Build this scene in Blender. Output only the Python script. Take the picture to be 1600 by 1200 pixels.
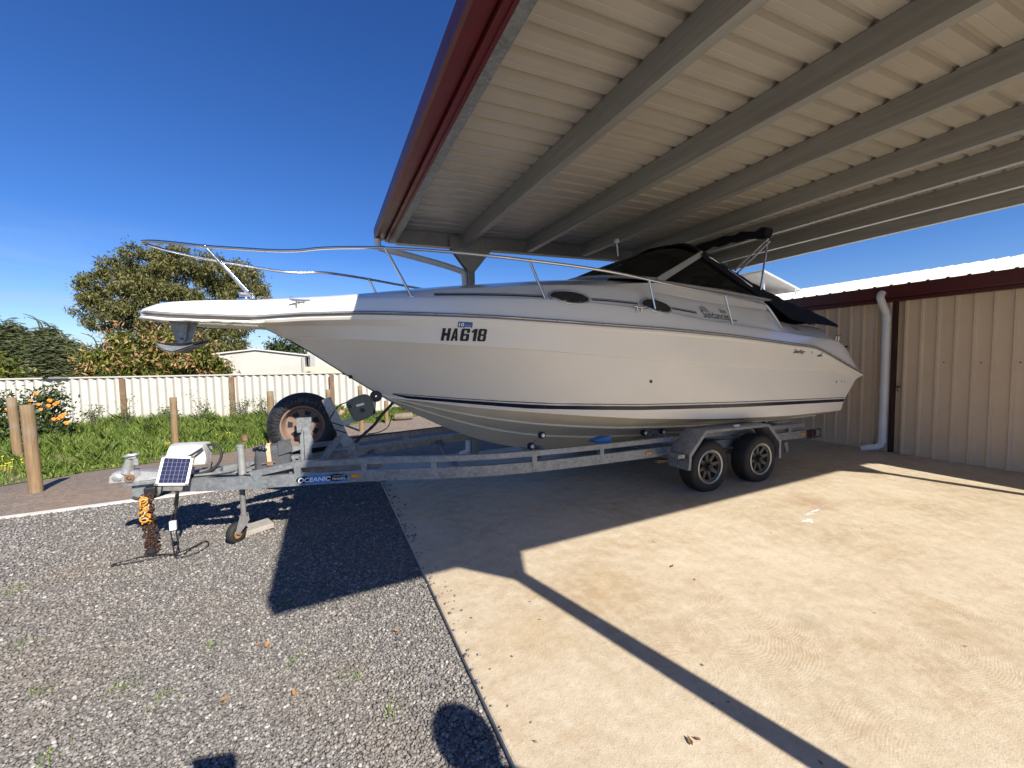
import bpy, bmesh, math, random
import numpy as np
from mathutils import Vector, Matrix
from mathutils.bvhtree import BVHTree

random.seed(7); rng = np.random.default_rng(7)
PI = math.pi
for o in list(bpy.data.objects): bpy.data.objects.remove(o)
SC = bpy.context.scene
C = SC.collection

# ------------------------------------------------------------------ camera, sky, sun, exposure
CAM_H = 1.5
FPX, PITCH, YAW, ROLL = 634.06, 0.05954, 0.42969, -0.01742
cam = bpy.data.cameras.new('camera'); cam.sensor_width = 36.0; cam.lens = FPX/1600*36
cam.clip_start = 0.01; cam.clip_end = 2000
camo = bpy.data.objects.new('camera', cam); C.objects.link(camo); SC.camera = camo
_w = Vector((math.sin(YAW)*math.cos(PITCH), math.cos(YAW)*math.cos(PITCH), -math.sin(PITCH)))
_r0 = Vector((math.cos(YAW), -math.sin(YAW), 0)); _u0 = _r0.cross(_w)
_r = _r0*math.cos(ROLL)+_u0*math.sin(ROLL); _u = -_r0*math.sin(ROLL)+_u0*math.cos(ROLL)
camo.matrix_world = Matrix(((_r.x,_u.x,-_w.x,0),(_r.y,_u.y,-_w.y,0),(_r.z,_u.z,-_w.z,CAM_H),(0,0,0,1)))

SUN_EL = math.radians(37.8); SUN_AZ = math.radians(165.4)       # azimuth clockwise from +Y
sdir = Vector((math.sin(SUN_AZ)*math.cos(SUN_EL), math.cos(SUN_AZ)*math.cos(SUN_EL), math.sin(SUN_EL)))
world = bpy.data.worlds.new("World"); SC.world = world; world.use_nodes = True
wn = world.node_tree.nodes; wl = world.node_tree.links; wn.clear()
sky = wn.new('ShaderNodeTexSky'); sky.sky_type = 'NISHITA'; sky.sun_disc = False
sky.sun_elevation = SUN_EL; sky.sun_rotation = SUN_AZ; sky.air_density = 1.0; sky.dust_density = 0.3; sky.ozone_density = 2.5
bg = wn.new('ShaderNodeBackground'); bg.inputs['Strength'].default_value = 0.105
wo = wn.new('ShaderNodeOutputWorld')
# thin wispy cloud low in the sky
tc = wn.new('ShaderNodeTexCoord'); mp = wn.new('ShaderNodeMapping'); mp.inputs['Scale'].default_value = (1.2, 1.2, 7)
nz = wn.new('ShaderNodeTexNoise'); nz.inputs['Scale'].default_value = 3.0; nz.inputs['Detail'].default_value = 6; nz.inputs['Roughness'].default_value = .55
cr = wn.new('ShaderNodeValToRGB'); cr.color_ramp.elements[0].position = .42; cr.color_ramp.elements[1].position = .72
sx = wn.new('ShaderNodeSeparateXYZ'); mr = wn.new('ShaderNodeMapRange')
mr.inputs['From Min'].default_value = .26; mr.inputs['From Max'].default_value = .03; mr.inputs['To Min'].default_value = 0; mr.inputs['To Max'].default_value = .85
mr.clamp = True
mrx = wn.new('ShaderNodeMapRange'); mrx.inputs['From Min'].default_value = .25; mrx.inputs['From Max'].default_value = -.45
mu = wn.new('ShaderNodeMath'); mu.operation = 'MULTIPLY'; mu2 = wn.new('ShaderNodeMath'); mu2.operation = 'MULTIPLY'
mx = wn.new('ShaderNodeMixRGB'); mx.inputs['Color2'].default_value = (2.6, 3.3, 4.6, 1)
wl.new(tc.outputs['Generated'], mp.inputs['Vector']); wl.new(mp.outputs[0], nz.inputs['Vector']); wl.new(nz.outputs['Fac'], cr.inputs['Fac'])
wl.new(tc.outputs['Generated'], sx.inputs[0]); wl.new(sx.outputs['Z'], mr.inputs['Value']); wl.new(sx.outputs['X'], mrx.inputs['Value'])
wl.new(cr.outputs['Color'], mu.inputs[0]); wl.new(mr.outputs[0], mu.inputs[1]); wl.new(mu.outputs[0], mu2.inputs[0]); wl.new(mrx.outputs[0], mu2.inputs[1])
wl.new(mu2.outputs[0], mx.inputs['Fac']); tint = wn.new('ShaderNodeMixRGB'); tint.blend_type = 'MULTIPLY'; tint.inputs['Fac'].default_value = 1; tint.inputs['Color2'].default_value = (.20, .42, .80, 1)   # deep clear blue
tcr = wn.new('ShaderNodeValToRGB'); te = tcr.color_ramp.elements; te[0].position = 0.0; te[0].color = (.52, .60, .78, 1); te[1].position = .24; te[1].color = (.22, .41, .72, 1)
te.new(.7); te[2].color = (.17, .36, .70, 1); wl.new(sx.outputs['Z'], tcr.inputs['Fac']); wl.new(tcr.outputs['Color'], tint.inputs['Color2'])
wl.new(sky.outputs[0], tint.inputs['Color1']); wl.new(tint.outputs[0], mx.inputs['Color1'])
wl.new(mx.outputs[0], bg.inputs['Color']); wl.new(bg.outputs[0], wo.inputs['Surface'])

sl = bpy.data.lights.new('sun', 'SUN'); sl.energy = 4.8; sl.angle = math.radians(.5); sl.color = (1.0, .93, .82)
so = bpy.data.objects.new('sun', sl); C.objects.link(so); so.rotation_euler = sdir.to_track_quat('Z', 'Y').to_euler()
so.location = (0, -8, 12)
SC.view_settings.view_transform = 'Standard'; SC.view_settings.look = 'None'
SC.view_settings.exposure = 0.88; SC.view_settings.gamma = 1.0

# ------------------------------------------------------------------ materials
def newmat(name):
    m = bpy.data.materials.new(name); m.use_nodes = True
    nt = m.node_tree; b = nt.nodes['Principled BSDF']
    return m, nt, b
def N(nt, t, **kw):
    n = nt.nodes.new(t)
    for k, v in kw.items():
        if k in n.inputs: n.inputs[k].default_value = v
        else: setattr(n, k, v)
    return n
def coords(nt, kind='Object', scale=(1,1,1)):
    t = N(nt, 'ShaderNodeTexCoord'); m = N(nt, 'ShaderNodeMapping'); m.inputs['Scale'].default_value = scale
    nt.links.new(t.outputs[kind], m.inputs[0]); return m.outputs[0]
def mix(nt, fac, a, b):
    n = N(nt, 'ShaderNodeMixRGB')
    for s, v in (('Fac', fac), ('Color1', a), ('Color2', b)):
        if isinstance(v, (int, float)): n.inputs[s].default_value = v
        elif isinstance(v, tuple): n.inputs[s].default_value = (*v[:3], 1)
        else: nt.links.new(v, n.inputs[s])
    return n.outputs[0]
def ramp(nt, fac, stops, interp='LINEAR'):
    n = N(nt, 'ShaderNodeValToRGB'); e = n.color_ramp.elements; n.color_ramp.interpolation = interp
    while len(e) < len(stops): e.new(.5)
    for i, (p, c) in enumerate(stops):
        e[i].position = p; e[i].color = (*c, 1) if isinstance(c, tuple) else (c, c, c, 1)
    nt.links.new(fac, n.inputs[0]); return n.outputs[0]
def noise(nt, vec, scale, detail=4, rough=.5, dist=0):
    n = N(nt, 'ShaderNodeTexNoise', Scale=scale, Detail=detail, Roughness=rough, Distortion=dist)
    nt.links.new(vec, n.inputs['Vector']); return n.outputs['Fac']
def bump(nt, b, h, strength=.3, dist=.01):
    n = N(nt, 'ShaderNodeBump', Strength=strength, Distance=dist); nt.links.new(h, n.inputs['Height'])
    if b.inputs['Normal'].links: nt.links.new(b.inputs['Normal'].links[0].from_socket, n.inputs['Normal'])
    nt.links.new(n.outputs[0], b.inputs['Normal'])
def pm(name, col, rough=.5, metal=0., var=.12, scale=6., bmp=0., bscale=60., coat=0., dirt=None, dscale=2.5, damt=.5, stretch=(1,1,1), spec=.5):
    m, nt, b = newmat(name); v = coords(nt, 'Object', stretch)
    f = noise(nt, v, scale, 6, .6)
    lo = tuple(c*(1-var) for c in col); hi = tuple(min(1, c*(1+var)) for c in col)
    c = ramp(nt, f, [(.3, lo), (.7, hi)])
    if dirt:
        f2 = noise(nt, v, dscale, 8, .65); c = mix(nt, ramp(nt, f2, [(.48, 0.), (.72, damt)]), c, dirt)
    nt.links.new(c, b.inputs['Base Color'])
    f3 = noise(nt, v, scale*3, 4); r = N(nt, 'ShaderNodeMapRange'); nt.links.new(f3, r.inputs[0])
    r.inputs[3].default_value = max(.02, rough-.1); r.inputs[4].default_value = min(1, rough+.1); nt.links.new(r.outputs[0], b.inputs['Roughness'])
    b.inputs['Metallic'].default_value = metal; b.inputs['Coat Weight'].default_value = coat; b.inputs['Coat Roughness'].default_value = .08
    b.inputs['Specular IOR Level'].default_value = spec
    if bmp: bump(nt, b, noise(nt, v, bscale, 4, .6), bmp, .01)
    return m

def mat_ground():
    m, nt, b = newmat('ground_gravel_and_sand')
    g = N(nt, 'ShaderNodeNewGeometry'); P = g.outputs['Position']
    vo = N(nt, 'ShaderNodeTexVoronoi', Scale=55., Randomness=1.); nt.links.new(P, vo.inputs['Vector'])
    vo2 = N(nt, 'ShaderNodeTexVoronoi', Scale=110.); nt.links.new(P, vo2.inputs['Vector'])
    sep = N(nt, 'ShaderNodeSeparateColor'); nt.links.new(vo.outputs['Color'], sep.inputs[0])
    sep2 = N(nt, 'ShaderNodeSeparateColor'); nt.links.new(vo2.outputs['Color'], sep2.inputs[0])
    stones = ramp(nt, sep.outputs[0], [(0, (.125,.115,.103)), (.35, (.17,.16,.15)), (.7, (.225,.208,.19)), (.92, (.29,.27,.25)), (1, (.40,.38,.35))])
    small = ramp(nt, sep2.outputs[0], [(0, (.10,.095,.09)), (.6, (.18,.168,.155)), (1, (.30,.28,.255))])
    grav = mix(nt, .45, stones, small)
    big = noise(nt, P, .9, 5, .6)
    grav = mix(nt, ramp(nt, big, [(.5, 0.), (.75, .30)]), grav, (.30,.24,.18))
    weed = noise(nt, P, 3.5, 4, .6); grav = mix(nt, ramp(nt, weed, [(.68, 0.), (.78, .28)]), grav, (.16,.19,.07))
    sand = ramp(nt, noise(nt, P, 14., 8, .7), [(.32, (.13,.10,.08)), (.5, (.25,.19,.145)), (.62, (.33,.255,.20)), (.75, (.46,.38,.31))])
    sand = mix(nt, ramp(nt, noise(nt, P, .6, 4), [(.45, 0.), (.7, .55)]), sand, (.33,.19,.11))
    sand = mix(nt, .3, sand, small); sand = mix(nt, ramp(nt, noise(nt, P, 2.6, 7, .75), [(.50, 0.), (.62, .5)]), sand, (.17,.15,.125))
    s = N(nt, 'ShaderNodeSeparateXYZ'); nt.links.new(P, s.inputs[0])
    ad = N(nt, 'ShaderNodeMath', operation='MULTIPLY_ADD'); nt.links.new(noise(nt, P, 1.5, 5), ad.inputs[0]); ad.inputs[1].default_value = .9; nt.links.new(s.outputs['Y'], ad.inputs[2])
    ax = N(nt, 'ShaderNodeMath', operation='MULTIPLY_ADD'); nt.links.new(s.outputs['X'], ax.inputs[0]); ax.inputs[1].default_value = -.85; nt.links.new(ad.outputs[0], ax.inputs[2])
    mrn = N(nt, 'ShaderNodeMapRange'); nt.links.new(ad.outputs[0], mrn.inputs[0]); mrn.inputs[1].default_value = 6.25; mrn.inputs[2].default_value = 6.55
    c = mix(nt, mrn.outputs[0], grav, sand)
    nt.links.new(c, b.inputs['Base Color']); b.inputs['Roughness'].default_value = .95; b.inputs['Specular IOR Level'].default_value = .25
    bump(nt, b, vo.outputs['Distance'], .9, .012)
    bump(nt, b, noise(nt, P, 60, 3), .5, .01)
    return m
def mat_stone():
    m, nt, b = newmat('gravel_stone')
    g = N(nt, 'ShaderNodeNewGeometry')
    c = ramp(nt, g.outputs['Random Per Island'], [(0, (.11,.105,.10)), (.35, (.165,.155,.147)), (.7, (.225,.21,.193)), (.93, (.30,.28,.26)), (1, (.45,.43,.40))])
    c = mix(nt, ramp(nt, noise(nt, g.outputs['Position'], .9, 5, .6), [(.48, 0.), (.72, .45)]), c, (.235,.19,.145))
    nt.links.new(c, b.inputs['Base Color']); b.inputs['Roughness'].default_value = .85; b.inputs['Specular IOR Level'].default_value = .35
    bump(nt, b, noise(nt, g.outputs['Position'], 220, 3), .4, .004)
    return m
def mat_slab():
    m, nt, b = newmat('trowelled_concrete')
    g = N(nt, 'ShaderNodeNewGeometry'); P = g.outputs['Position']
    f = noise(nt, P, .75, 7, .62); c = ramp(nt, f, [(.30, (.375,.295,.195)), (.5, (.475,.395,.285)), (.72, (.56,.485,.365))])
    c = mix(nt, ramp(nt, noise(nt, P, 2.2, 6, .7), [(.46, 0.), (.68, .7)]), c, (.385,.28,.17))
    c = mix(nt, ramp(nt, noise(nt, P, 9, 8, .75), [(.42, 0.), (.66, .6)]), c, (.61,.54,.42))
    c = mix(nt, ramp(nt, noise(nt, P, 34, 6, .7), [(.54, 0.), (.68, .42)]), c, (.31,.24,.16))
    st = noise(nt, P, 1.6, 9, .8, 1.6); c = mix(nt, ramp(nt, st, [(.60, 0.), (.645, .35), (.66, 0.)]), c, (.27,.21,.15))
    c = mix(nt, ramp(nt, noise(nt, P, 4.5, 9, .8, 2.), [(.60, 0.), (.66, .4), (.70, 0.)]), c, (.66,.60,.50))
    # rust-brown stain by the far side and a worn spot
    def spot(x, y, r, col, amt, c):
        d = N(nt, 'ShaderNodeVectorMath', operation='DISTANCE'); nt.links.new(P, d.inputs[0]); d.inputs[1].default_value = (x, y, 0)
        a = N(nt, 'ShaderNodeMath', operation='MULTIPLY_ADD'); nt.links.new(noise(nt, P, 6, 6, .7), a.inputs[0]); a.inputs[1].default_value = r*1.6; nt.links.new(d.outputs['Value'], a.inputs[2])
        return mix(nt, ramp(nt, a.outputs[0], [(0, amt), (min(1, r*1.9), 0.)]), c, col)
    c = spot(4.45, 2.45, .28, (.28,.15,.08), .8, c); c = spot(1.6, 2.1, .35, (.42,.29,.15), .6, c); c = spot(2.4, 1.3, .12, (.3,.24,.17), .8, c); c = spot(1.0, 1.9, .25, (.43,.30,.15), .6, c)
    c = spot(3.0, .9, .2, (.36,.26,.16), .6, c)
    # trowel arcs: rings about scattered centres
    vo = N(nt, 'ShaderNodeTexVoronoi', Scale=1.7, Randomness=1.); nt.links.new(P, vo.inputs['Vector'])
    ad = N(nt, 'ShaderNodeMath', operation='MULTIPLY_ADD'); nt.links.new(vo.outputs['Distance'], ad.inputs[0]); ad.inputs[1].default_value = 300
    n2 = noise(nt, P, 5, 3); mm = N(nt, 'ShaderNodeMath', operation='MULTIPLY'); nt.links.new(n2, mm.inputs[0]); mm.inputs[1].default_value = 22; nt.links.new(mm.outputs[0], ad.inputs[2])
    sn = N(nt, 'ShaderNodeMath', operation='SINE'); nt.links.new(ad.outputs[0], sn.inputs[0])
    msk = ramp(nt, noise(nt, P, 1.1, 3), [(.44, 0.), (.62, 1.)])
    h = N(nt, 'ShaderNodeMath', operation='MULTIPLY'); nt.links.new(sn.outputs[0], h.inputs[0]); nt.links.new(msk, h.inputs[1])
    nt.links.new(c, b.inputs['Base Color']); b.inputs['Roughness'].default_value = .72; b.inputs['Specular IOR Level'].default_value = .3
    bump(nt, b, h.outputs[0], .13, .002); bump(nt, b, noise(nt, P, 28, 8, .75), .6, .006); bump(nt, b, noise(nt, P, 150, 3), .45, .003)
    return m
def mat_galv(name='galvanised_steel', col=(.235,.25,.258), metal=.45, rough=.48):
    m, nt, b = newmat(name); v = coords(nt)
    vo = N(nt, 'ShaderNodeTexVoronoi', Scale=42.); nt.links.new(v, vo.inputs['Vector'])
    sp = N(nt, 'ShaderNodeSeparateColor'); nt.links.new(vo.outputs['Color'], sp.inputs[0])
    c = mix(nt, ramp(nt, sp.outputs[0], [(0, 0.), (1, 1.)]), tuple(x*.74 for x in col), tuple(x*1.2 for x in col))
    c = mix(nt, ramp(nt, noise(nt, v, 7, 6, .7), [(.4, 0.), (.75, .5)]), c, tuple(min(1, x*1.5) for x in col))
    c = mix(nt, ramp(nt, noise(nt, v, 3.2, 6, .75), [(.52, 0.), (.76, .6)]), c, (.17,.15,.125))
    nt.links.new(c, b.inputs['Base Color']); b.inputs['Metallic'].default_value = metal; b.inputs['Roughness'].default_value = rough
    bump(nt, b, noise(nt, v, 90, 3), .12, .004)
    return m
def mat_wood(name, col=(.33,.22,.12), col2=(.22,.15,.085)):
    m, nt, b = newmat(name); v = coords(nt, 'Object', (14, 14, 1.2))
    f = noise(nt, v, 2.4, 7, .65, .4); c = ramp(nt, f, [(.3, col2), (.6, col), (.8, tuple(min(1, x*1.3) for x in col))])
    c = mix(nt, ramp(nt, noise(nt, coords(nt), 3, 5), [(.5, 0.), (.75, .5)]), c, (.30,.28,.24))
    nt.links.new(c, b.inputs['Base Color']); b.inputs['Roughness'].default_value = .85
    bump(nt, b, f, .5, .01); return m
def mat_leaf(name, stops, rough=.55, trans=.25):
    m, nt, b = newmat(name); g = N(nt, 'ShaderNodeNewGeometry')
    c = ramp(nt, g.outputs['Random Per Island'], stops)
    nt.links.new(c, b.inputs['Base Color']); b.inputs['Roughness'].default_value = rough; b.inputs['Specular IOR Level'].default_value = .3
    if trans:
        t = N(nt, 'ShaderNodeBsdfTranslucent'); nt.links.new(c, t.inputs['Color']); ms = N(nt, 'ShaderNodeMixShader'); ms.inputs[0].default_value = trans
        o = nt.nodes['Material Output']; nt.links.new(b.outputs[0], ms.inputs[1]); nt.links.new(t.outputs[0], ms.inputs[2]); nt.links.new(ms.outputs[0], o.inputs['Surface'])
    return m
def mat_glass(name, col=(.02,.02,.022), rough=.06, alpha=.0):
    m, nt, b = newmat(name); v = coords(nt)
    c = ramp(nt, noise(nt, v, 3, 4), [(.3, col), (.7, tuple(x*1.6 for x in col))])
    nt.links.new(c, b.inputs['Base Color']); b.inputs['Roughness'].default_value = rough; b.inputs['Specular IOR Level'].default_value = .3
    return m
def mat_tinted(name, col=(.16,.17,.17), trans=.55):
    m, nt, b = newmat(name); v = coords(nt)
    t = N(nt, 'ShaderNodeBsdfTransparent'); t.inputs[0].default_value = (*col, 1)
    nt.links.new(ramp(nt, noise(nt, v, 4, 4), [(.3, (.015,.016,.017)), (.7, (.025,.027,.028))]), b.inputs['Base Color']); b.inputs['Roughness'].default_value = .05
    ms = N(nt, 'ShaderNodeMixShader'); ms.inputs[0].default_value = trans
    nt.links.new(b.outputs[0], ms.inputs[1]); nt.links.new(t.outputs[0], ms.inputs[2]); nt.links.new(ms.outputs[0], nt.nodes['Material Output'].inputs['Surface'])
    return m

M = {}
M['ground'] = mat_ground(); M['stone'] = mat_stone(); M['slab'] = mat_slab(); M['galv'] = mat_galv()
M['purlin'] = pm('zinc_purlin', (.34,.345,.33), .45, .4, .14, 3, dirt=(.24,.22,.19), dscale=1.2, damt=.5, stretch=(6,.35,6))
M['spoke'] = pm('dark_spoke', (.055,.054,.053), .45, .3, .2, 20); M['jrim'] = pm('rusted_yellow_rim', (.40,.22,.07), .8, 0, .4, 40, dirt=(.2,.1,.05), dscale=14, damt=.8)
M['roofwhite'] = pm('cream_roof_sheet', (.43,.40,.35), .33, 0, .05, 3, spec=.5)
M['shedroof'] = pm('pale_roof_sheet', (.60,.585,.55), .45, 0, .06, 2.5, dirt=(.42,.35,.29), dscale=1.5, damt=.5)
M['shedwall'] = pm('tan_wall_sheet', (.64,.50,.355), .5, 0, .05, 2, dirt=(.5,.38,.26), dscale=1.2, damt=.3)
M['red'] = pm('maroon_trim', (.105,.009,.011), .42, 0, .1, 4)
M['darkred'] = pm('dark_maroon_trim', (.085,.012,.011), .4, 0, .1, 4)
M['trimdark'] = pm('shadow_gap_trim', (.030,.009,.009), .5, 0, .15, 4)
M['pvc'] = pm('white_pipe', (.70,.70,.70), .4, 0, .06, 5, dirt=(.45,.42,.38), damt=.25)
M['gel'] = pm('white_gelcoat', (.80,.77,.70), .16, 0, .02, 1.2, coat=.5)
M['hull'] = pm('hull_gelcoat', (.81,.765,.665), .34, 0, .03, 1.0, coat=.18, dirt=(.74,.68,.57), dscale=1.1, damt=.3)
M['bottom'] = pm('shade_toned_bottom_gelcoat', (.60,.54,.42), .38, 0, .08, 1.6, coat=.1, dirt=(.46,.39,.27), dscale=1.4, damt=.6)  # tan scum tint, colour darkened to stand for shade under the hull
M['navy'] = pm('navy_vinyl_stripe', (.012,.014,.035), .25, 0, .1)
M['pin'] = pm('grey_pinstripe', (.04,.045,.06), .3, 0, .1)
M['rubrail'] = pm('grey_rub_rail', (.16,.155,.15), .45, 0, .2, 20)
M['railinsert'] = pm('rub_rail_insert', (.5,.5,.5), .3, .6, .1)
M['chrome'] = pm('stainless_tube', (.62,.62,.62), .14, 1., .04, 10)
M['canvas'] = pm('navy_canvas', (.010,.011,.017), .85, 0, .25, 9, bmp=.3, bscale=18, spec=.2)
M['greyframe'] = pm('grey_window_frame', (.33,.31,.28), .45, .3, .05)
M['tint'] = mat_tinted('tinted_glass'); M['portglass'] = mat_glass('port_glass', (.028,.025,.027), .2)
M['black'] = pm('black_plastic', (.014,.014,.015), .5, 0, .2, 15)
M['rubber'] = pm('tyre_rubber', (.016,.015,.015), .75, 0, .25, 14, bmp=.2, bscale=60)
M['rim'] = pm('worn_alloy_rim', (.34,.33,.315), .35, .7, .15, 20)
M['rimdark'] = pm('dark_rim_well', (.02,.02,.02), .6, .2, .2)
M['rust'] = pm('rusty_steel', (.22,.125,.075), .8, .1, .35, 18, bmp=.4, bscale=70)
M['rimtan'] = pm('faded_tan_rim', (.23,.155,.12), .6, .2, .2, 14)
M['cover'] = pm('black_wheel_cover', (.022,.022,.024), .42, 0, .2, 12, bmp=.35, bscale=14, stretch=(1,1,6))
M['orange'] = pm('amber_lens', (.75,.27,.02), .25, 0, .12)
M['taillens'] = pm('dusty_red_lens', (.10,.012,.012), .4, 0, .2)
M['redlens'] = pm('red_lens', (.45,.02,.02), .25, 0, .1)
M['concretegrey'] = pm('grey_paver', (.30,.275,.24), .9, 0, .15, 14, bmp=.4)
M['whitestrip'] = pm('white_kerb_concrete', (.58,.56,.51), .85, 0, .12, 9, bmp=.3, dirt=(.42,.38,.32), dscale=5)
M['fence'] = pm('white_fibre_cement', (.50,.475,.425), .8, 0, .07, 3, dirt=(.45,.40,.33), dscale=1.6, damt=.4, bmp=.15)
M['post'] = mat_wood('treated_pine', (.25,.165,.085), (.15,.10,.055)); M['fpost'] = mat_wood('brown_post', (.21,.125,.07), (.14,.085,.05))
M['bark'] = mat_wood('bark', (.20,.16,.125), (.10,.08,.06))
M['box'] = pm('white_vinyl_bag', (.47,.46,.46), .5, 0, .05, 6, bmp=.25, bscale=9)
M['bag'] = pm('charcoal_bag', (.065,.068,.075), .8, 0, .15, 30, bmp=.35, bscale=120)
M['strap'] = pm('tan_strap', (.50,.38,.24), .8, 0, .1, 20)
M['olive'] = pm('olive_winch_case', (.12,.125,.095), .55, .1, .1, 12)
M['castal'] = mat_galv('cast_zinc', (.48,.475,.46), .6, .42)
M['blue'] = pm('blue_sheet', (.02,.16,.42), .5, 0, .15)
M['yellow'] = pm('yellow_rope', (.55,.25,.025), .75, 0, .3, 60)
M['brownrope'] = pm('rusty_chain', (.055,.028,.018), .85, .2, .7, 45, bmp=.6, bscale=50)
M['cellblue'] = pm('solar_cell', (.010,.014,.06), .55, 0, .2, 30, spec=.08)
M['cellgrid'] = pm('panel_grid', (.26,.27,.30), .6, 0, .05, spec=.1)
M['alu'] = pm('white_aluminium', (.72,.73,.74), .35, .3, .04)
M['letterblack'] = pm('black_lettering', (.008,.008,.009), .35, 0, .1)
M['letterwhite'] = pm('white_lettering', (.75,.76,.78), .4, 0, .05)
M['logogrey'] = pm('grey_logo', (.06,.065,.085), .35, 0, .1); M['logopale'] = pm('pale_logo', (.30,.30,.29), .4, 0, .1)
M['stickerblue'] = pm('blue_sticker', (.02,.19,.50), .35, 0, .06); M['regoblue'] = pm('rego_sticker', (.02,.11,.33), .35, 0, .08)
M['offwall'] = pm('pale_shed_wall', (.46,.435,.39), .7, 0, .08, 1, dirt=(.33,.30,.26), dscale=.8, damt=.5); M['offroof'] = pm('weathered_roof', (.52,.50,.46), .6, 0, .1, 1)
M['beige'] = pm('beige_awning', (.56,.47,.33), .6, 0, .08, 2); M['greywall'] = pm('grey_shed_wall', (.32,.32,.32), .7, 0, .1, 1)
M['skin'] = pm('skin', (.45,.27,.2), .5, 0, .06); M['cloth'] = pm('dark_shirt', (.05,.06,.09), .9, 0, .15); M['jean'] = pm('jeans', (.05,.07,.12), .9, 0, .15); M['hair'] = pm('brown_hair', (.05,.03,.02), .7, 0, .3)
M['grass'] = mat_leaf('grass_blade', [(0, (.06,.10,.018)), (.4, (.125,.20,.03)), (.75, (.20,.28,.055)), (1, (.30,.32,.10))], .6, .3)
M['euc'] = mat_leaf('gum_leaf', [(0, (.04,.048,.016)), (.4, (.095,.10,.03)), (.75, (.155,.15,.045)), (1, (.24,.205,.08))], .45, .18)
M['mango'] = mat_leaf('broad_leaf', [(0, (.03,.05,.01)), (.45, (.085,.11,.018)), (.8, (.17,.18,.03)), (1, (.27,.22,.06))], .4, .2)
M['bloom'] = mat_leaf('rusty_flower', [(0, (.22,.11,.05)), (.6, (.36,.2,.09)), (1, (.48,.31,.16))], .8, .1)
M['casu'] = mat_leaf('feathery_leaf', [(0, (.035,.048,.022)), (.5, (.07,.088,.035)), (1, (.13,.14,.06))], .6, .15)
M['pine'] = mat_leaf('dark_needle', [(0, (.015,.03,.012)), (.6, (.04,.065,.022)), (1, (.08,.10,.03))], .6, .1)
M['weed'] = mat_leaf('weed_leaf', [(0, (.03,.065,.02)), (.5, (.07,.12,.03)), (1, (.15,.18,.06))], .6, .25)
M['rose'] = mat_leaf('shrub_leaf', [(0, (.02,.04,.012)), (.5, (.045,.075,.02)), (1, (.09,.12,.035))], .45, .15)
M['petal'] = pm('orange_petal', (.72,.25,.035), .6, 0, .25, 25)
M['flowery'] = pm('yellow_petal', (.55,.50,.05), .7, 0, .2, 30)
M['deadleaf'] = pm('dry_leaf', (.16,.085,.035), .8, 0, .4, 30); M['orangeleaf'] = pm('orange_dry_leaf', (.38,.19,.06), .8, 0, .3, 30)
M['paintspill'] = pm('white_paint', (.72,.72,.70), .5, 0, .08, 30)
M['rubble'] = pm('red_rubble', (.36,.22,.17), .9, 0, .3, 8, bmp=.6, bscale=12)
M['soil'] = pm('grass_soil', (.13,.115,.05), .95, 0, .35, 5, bmp=.6, bscale=12)

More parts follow.
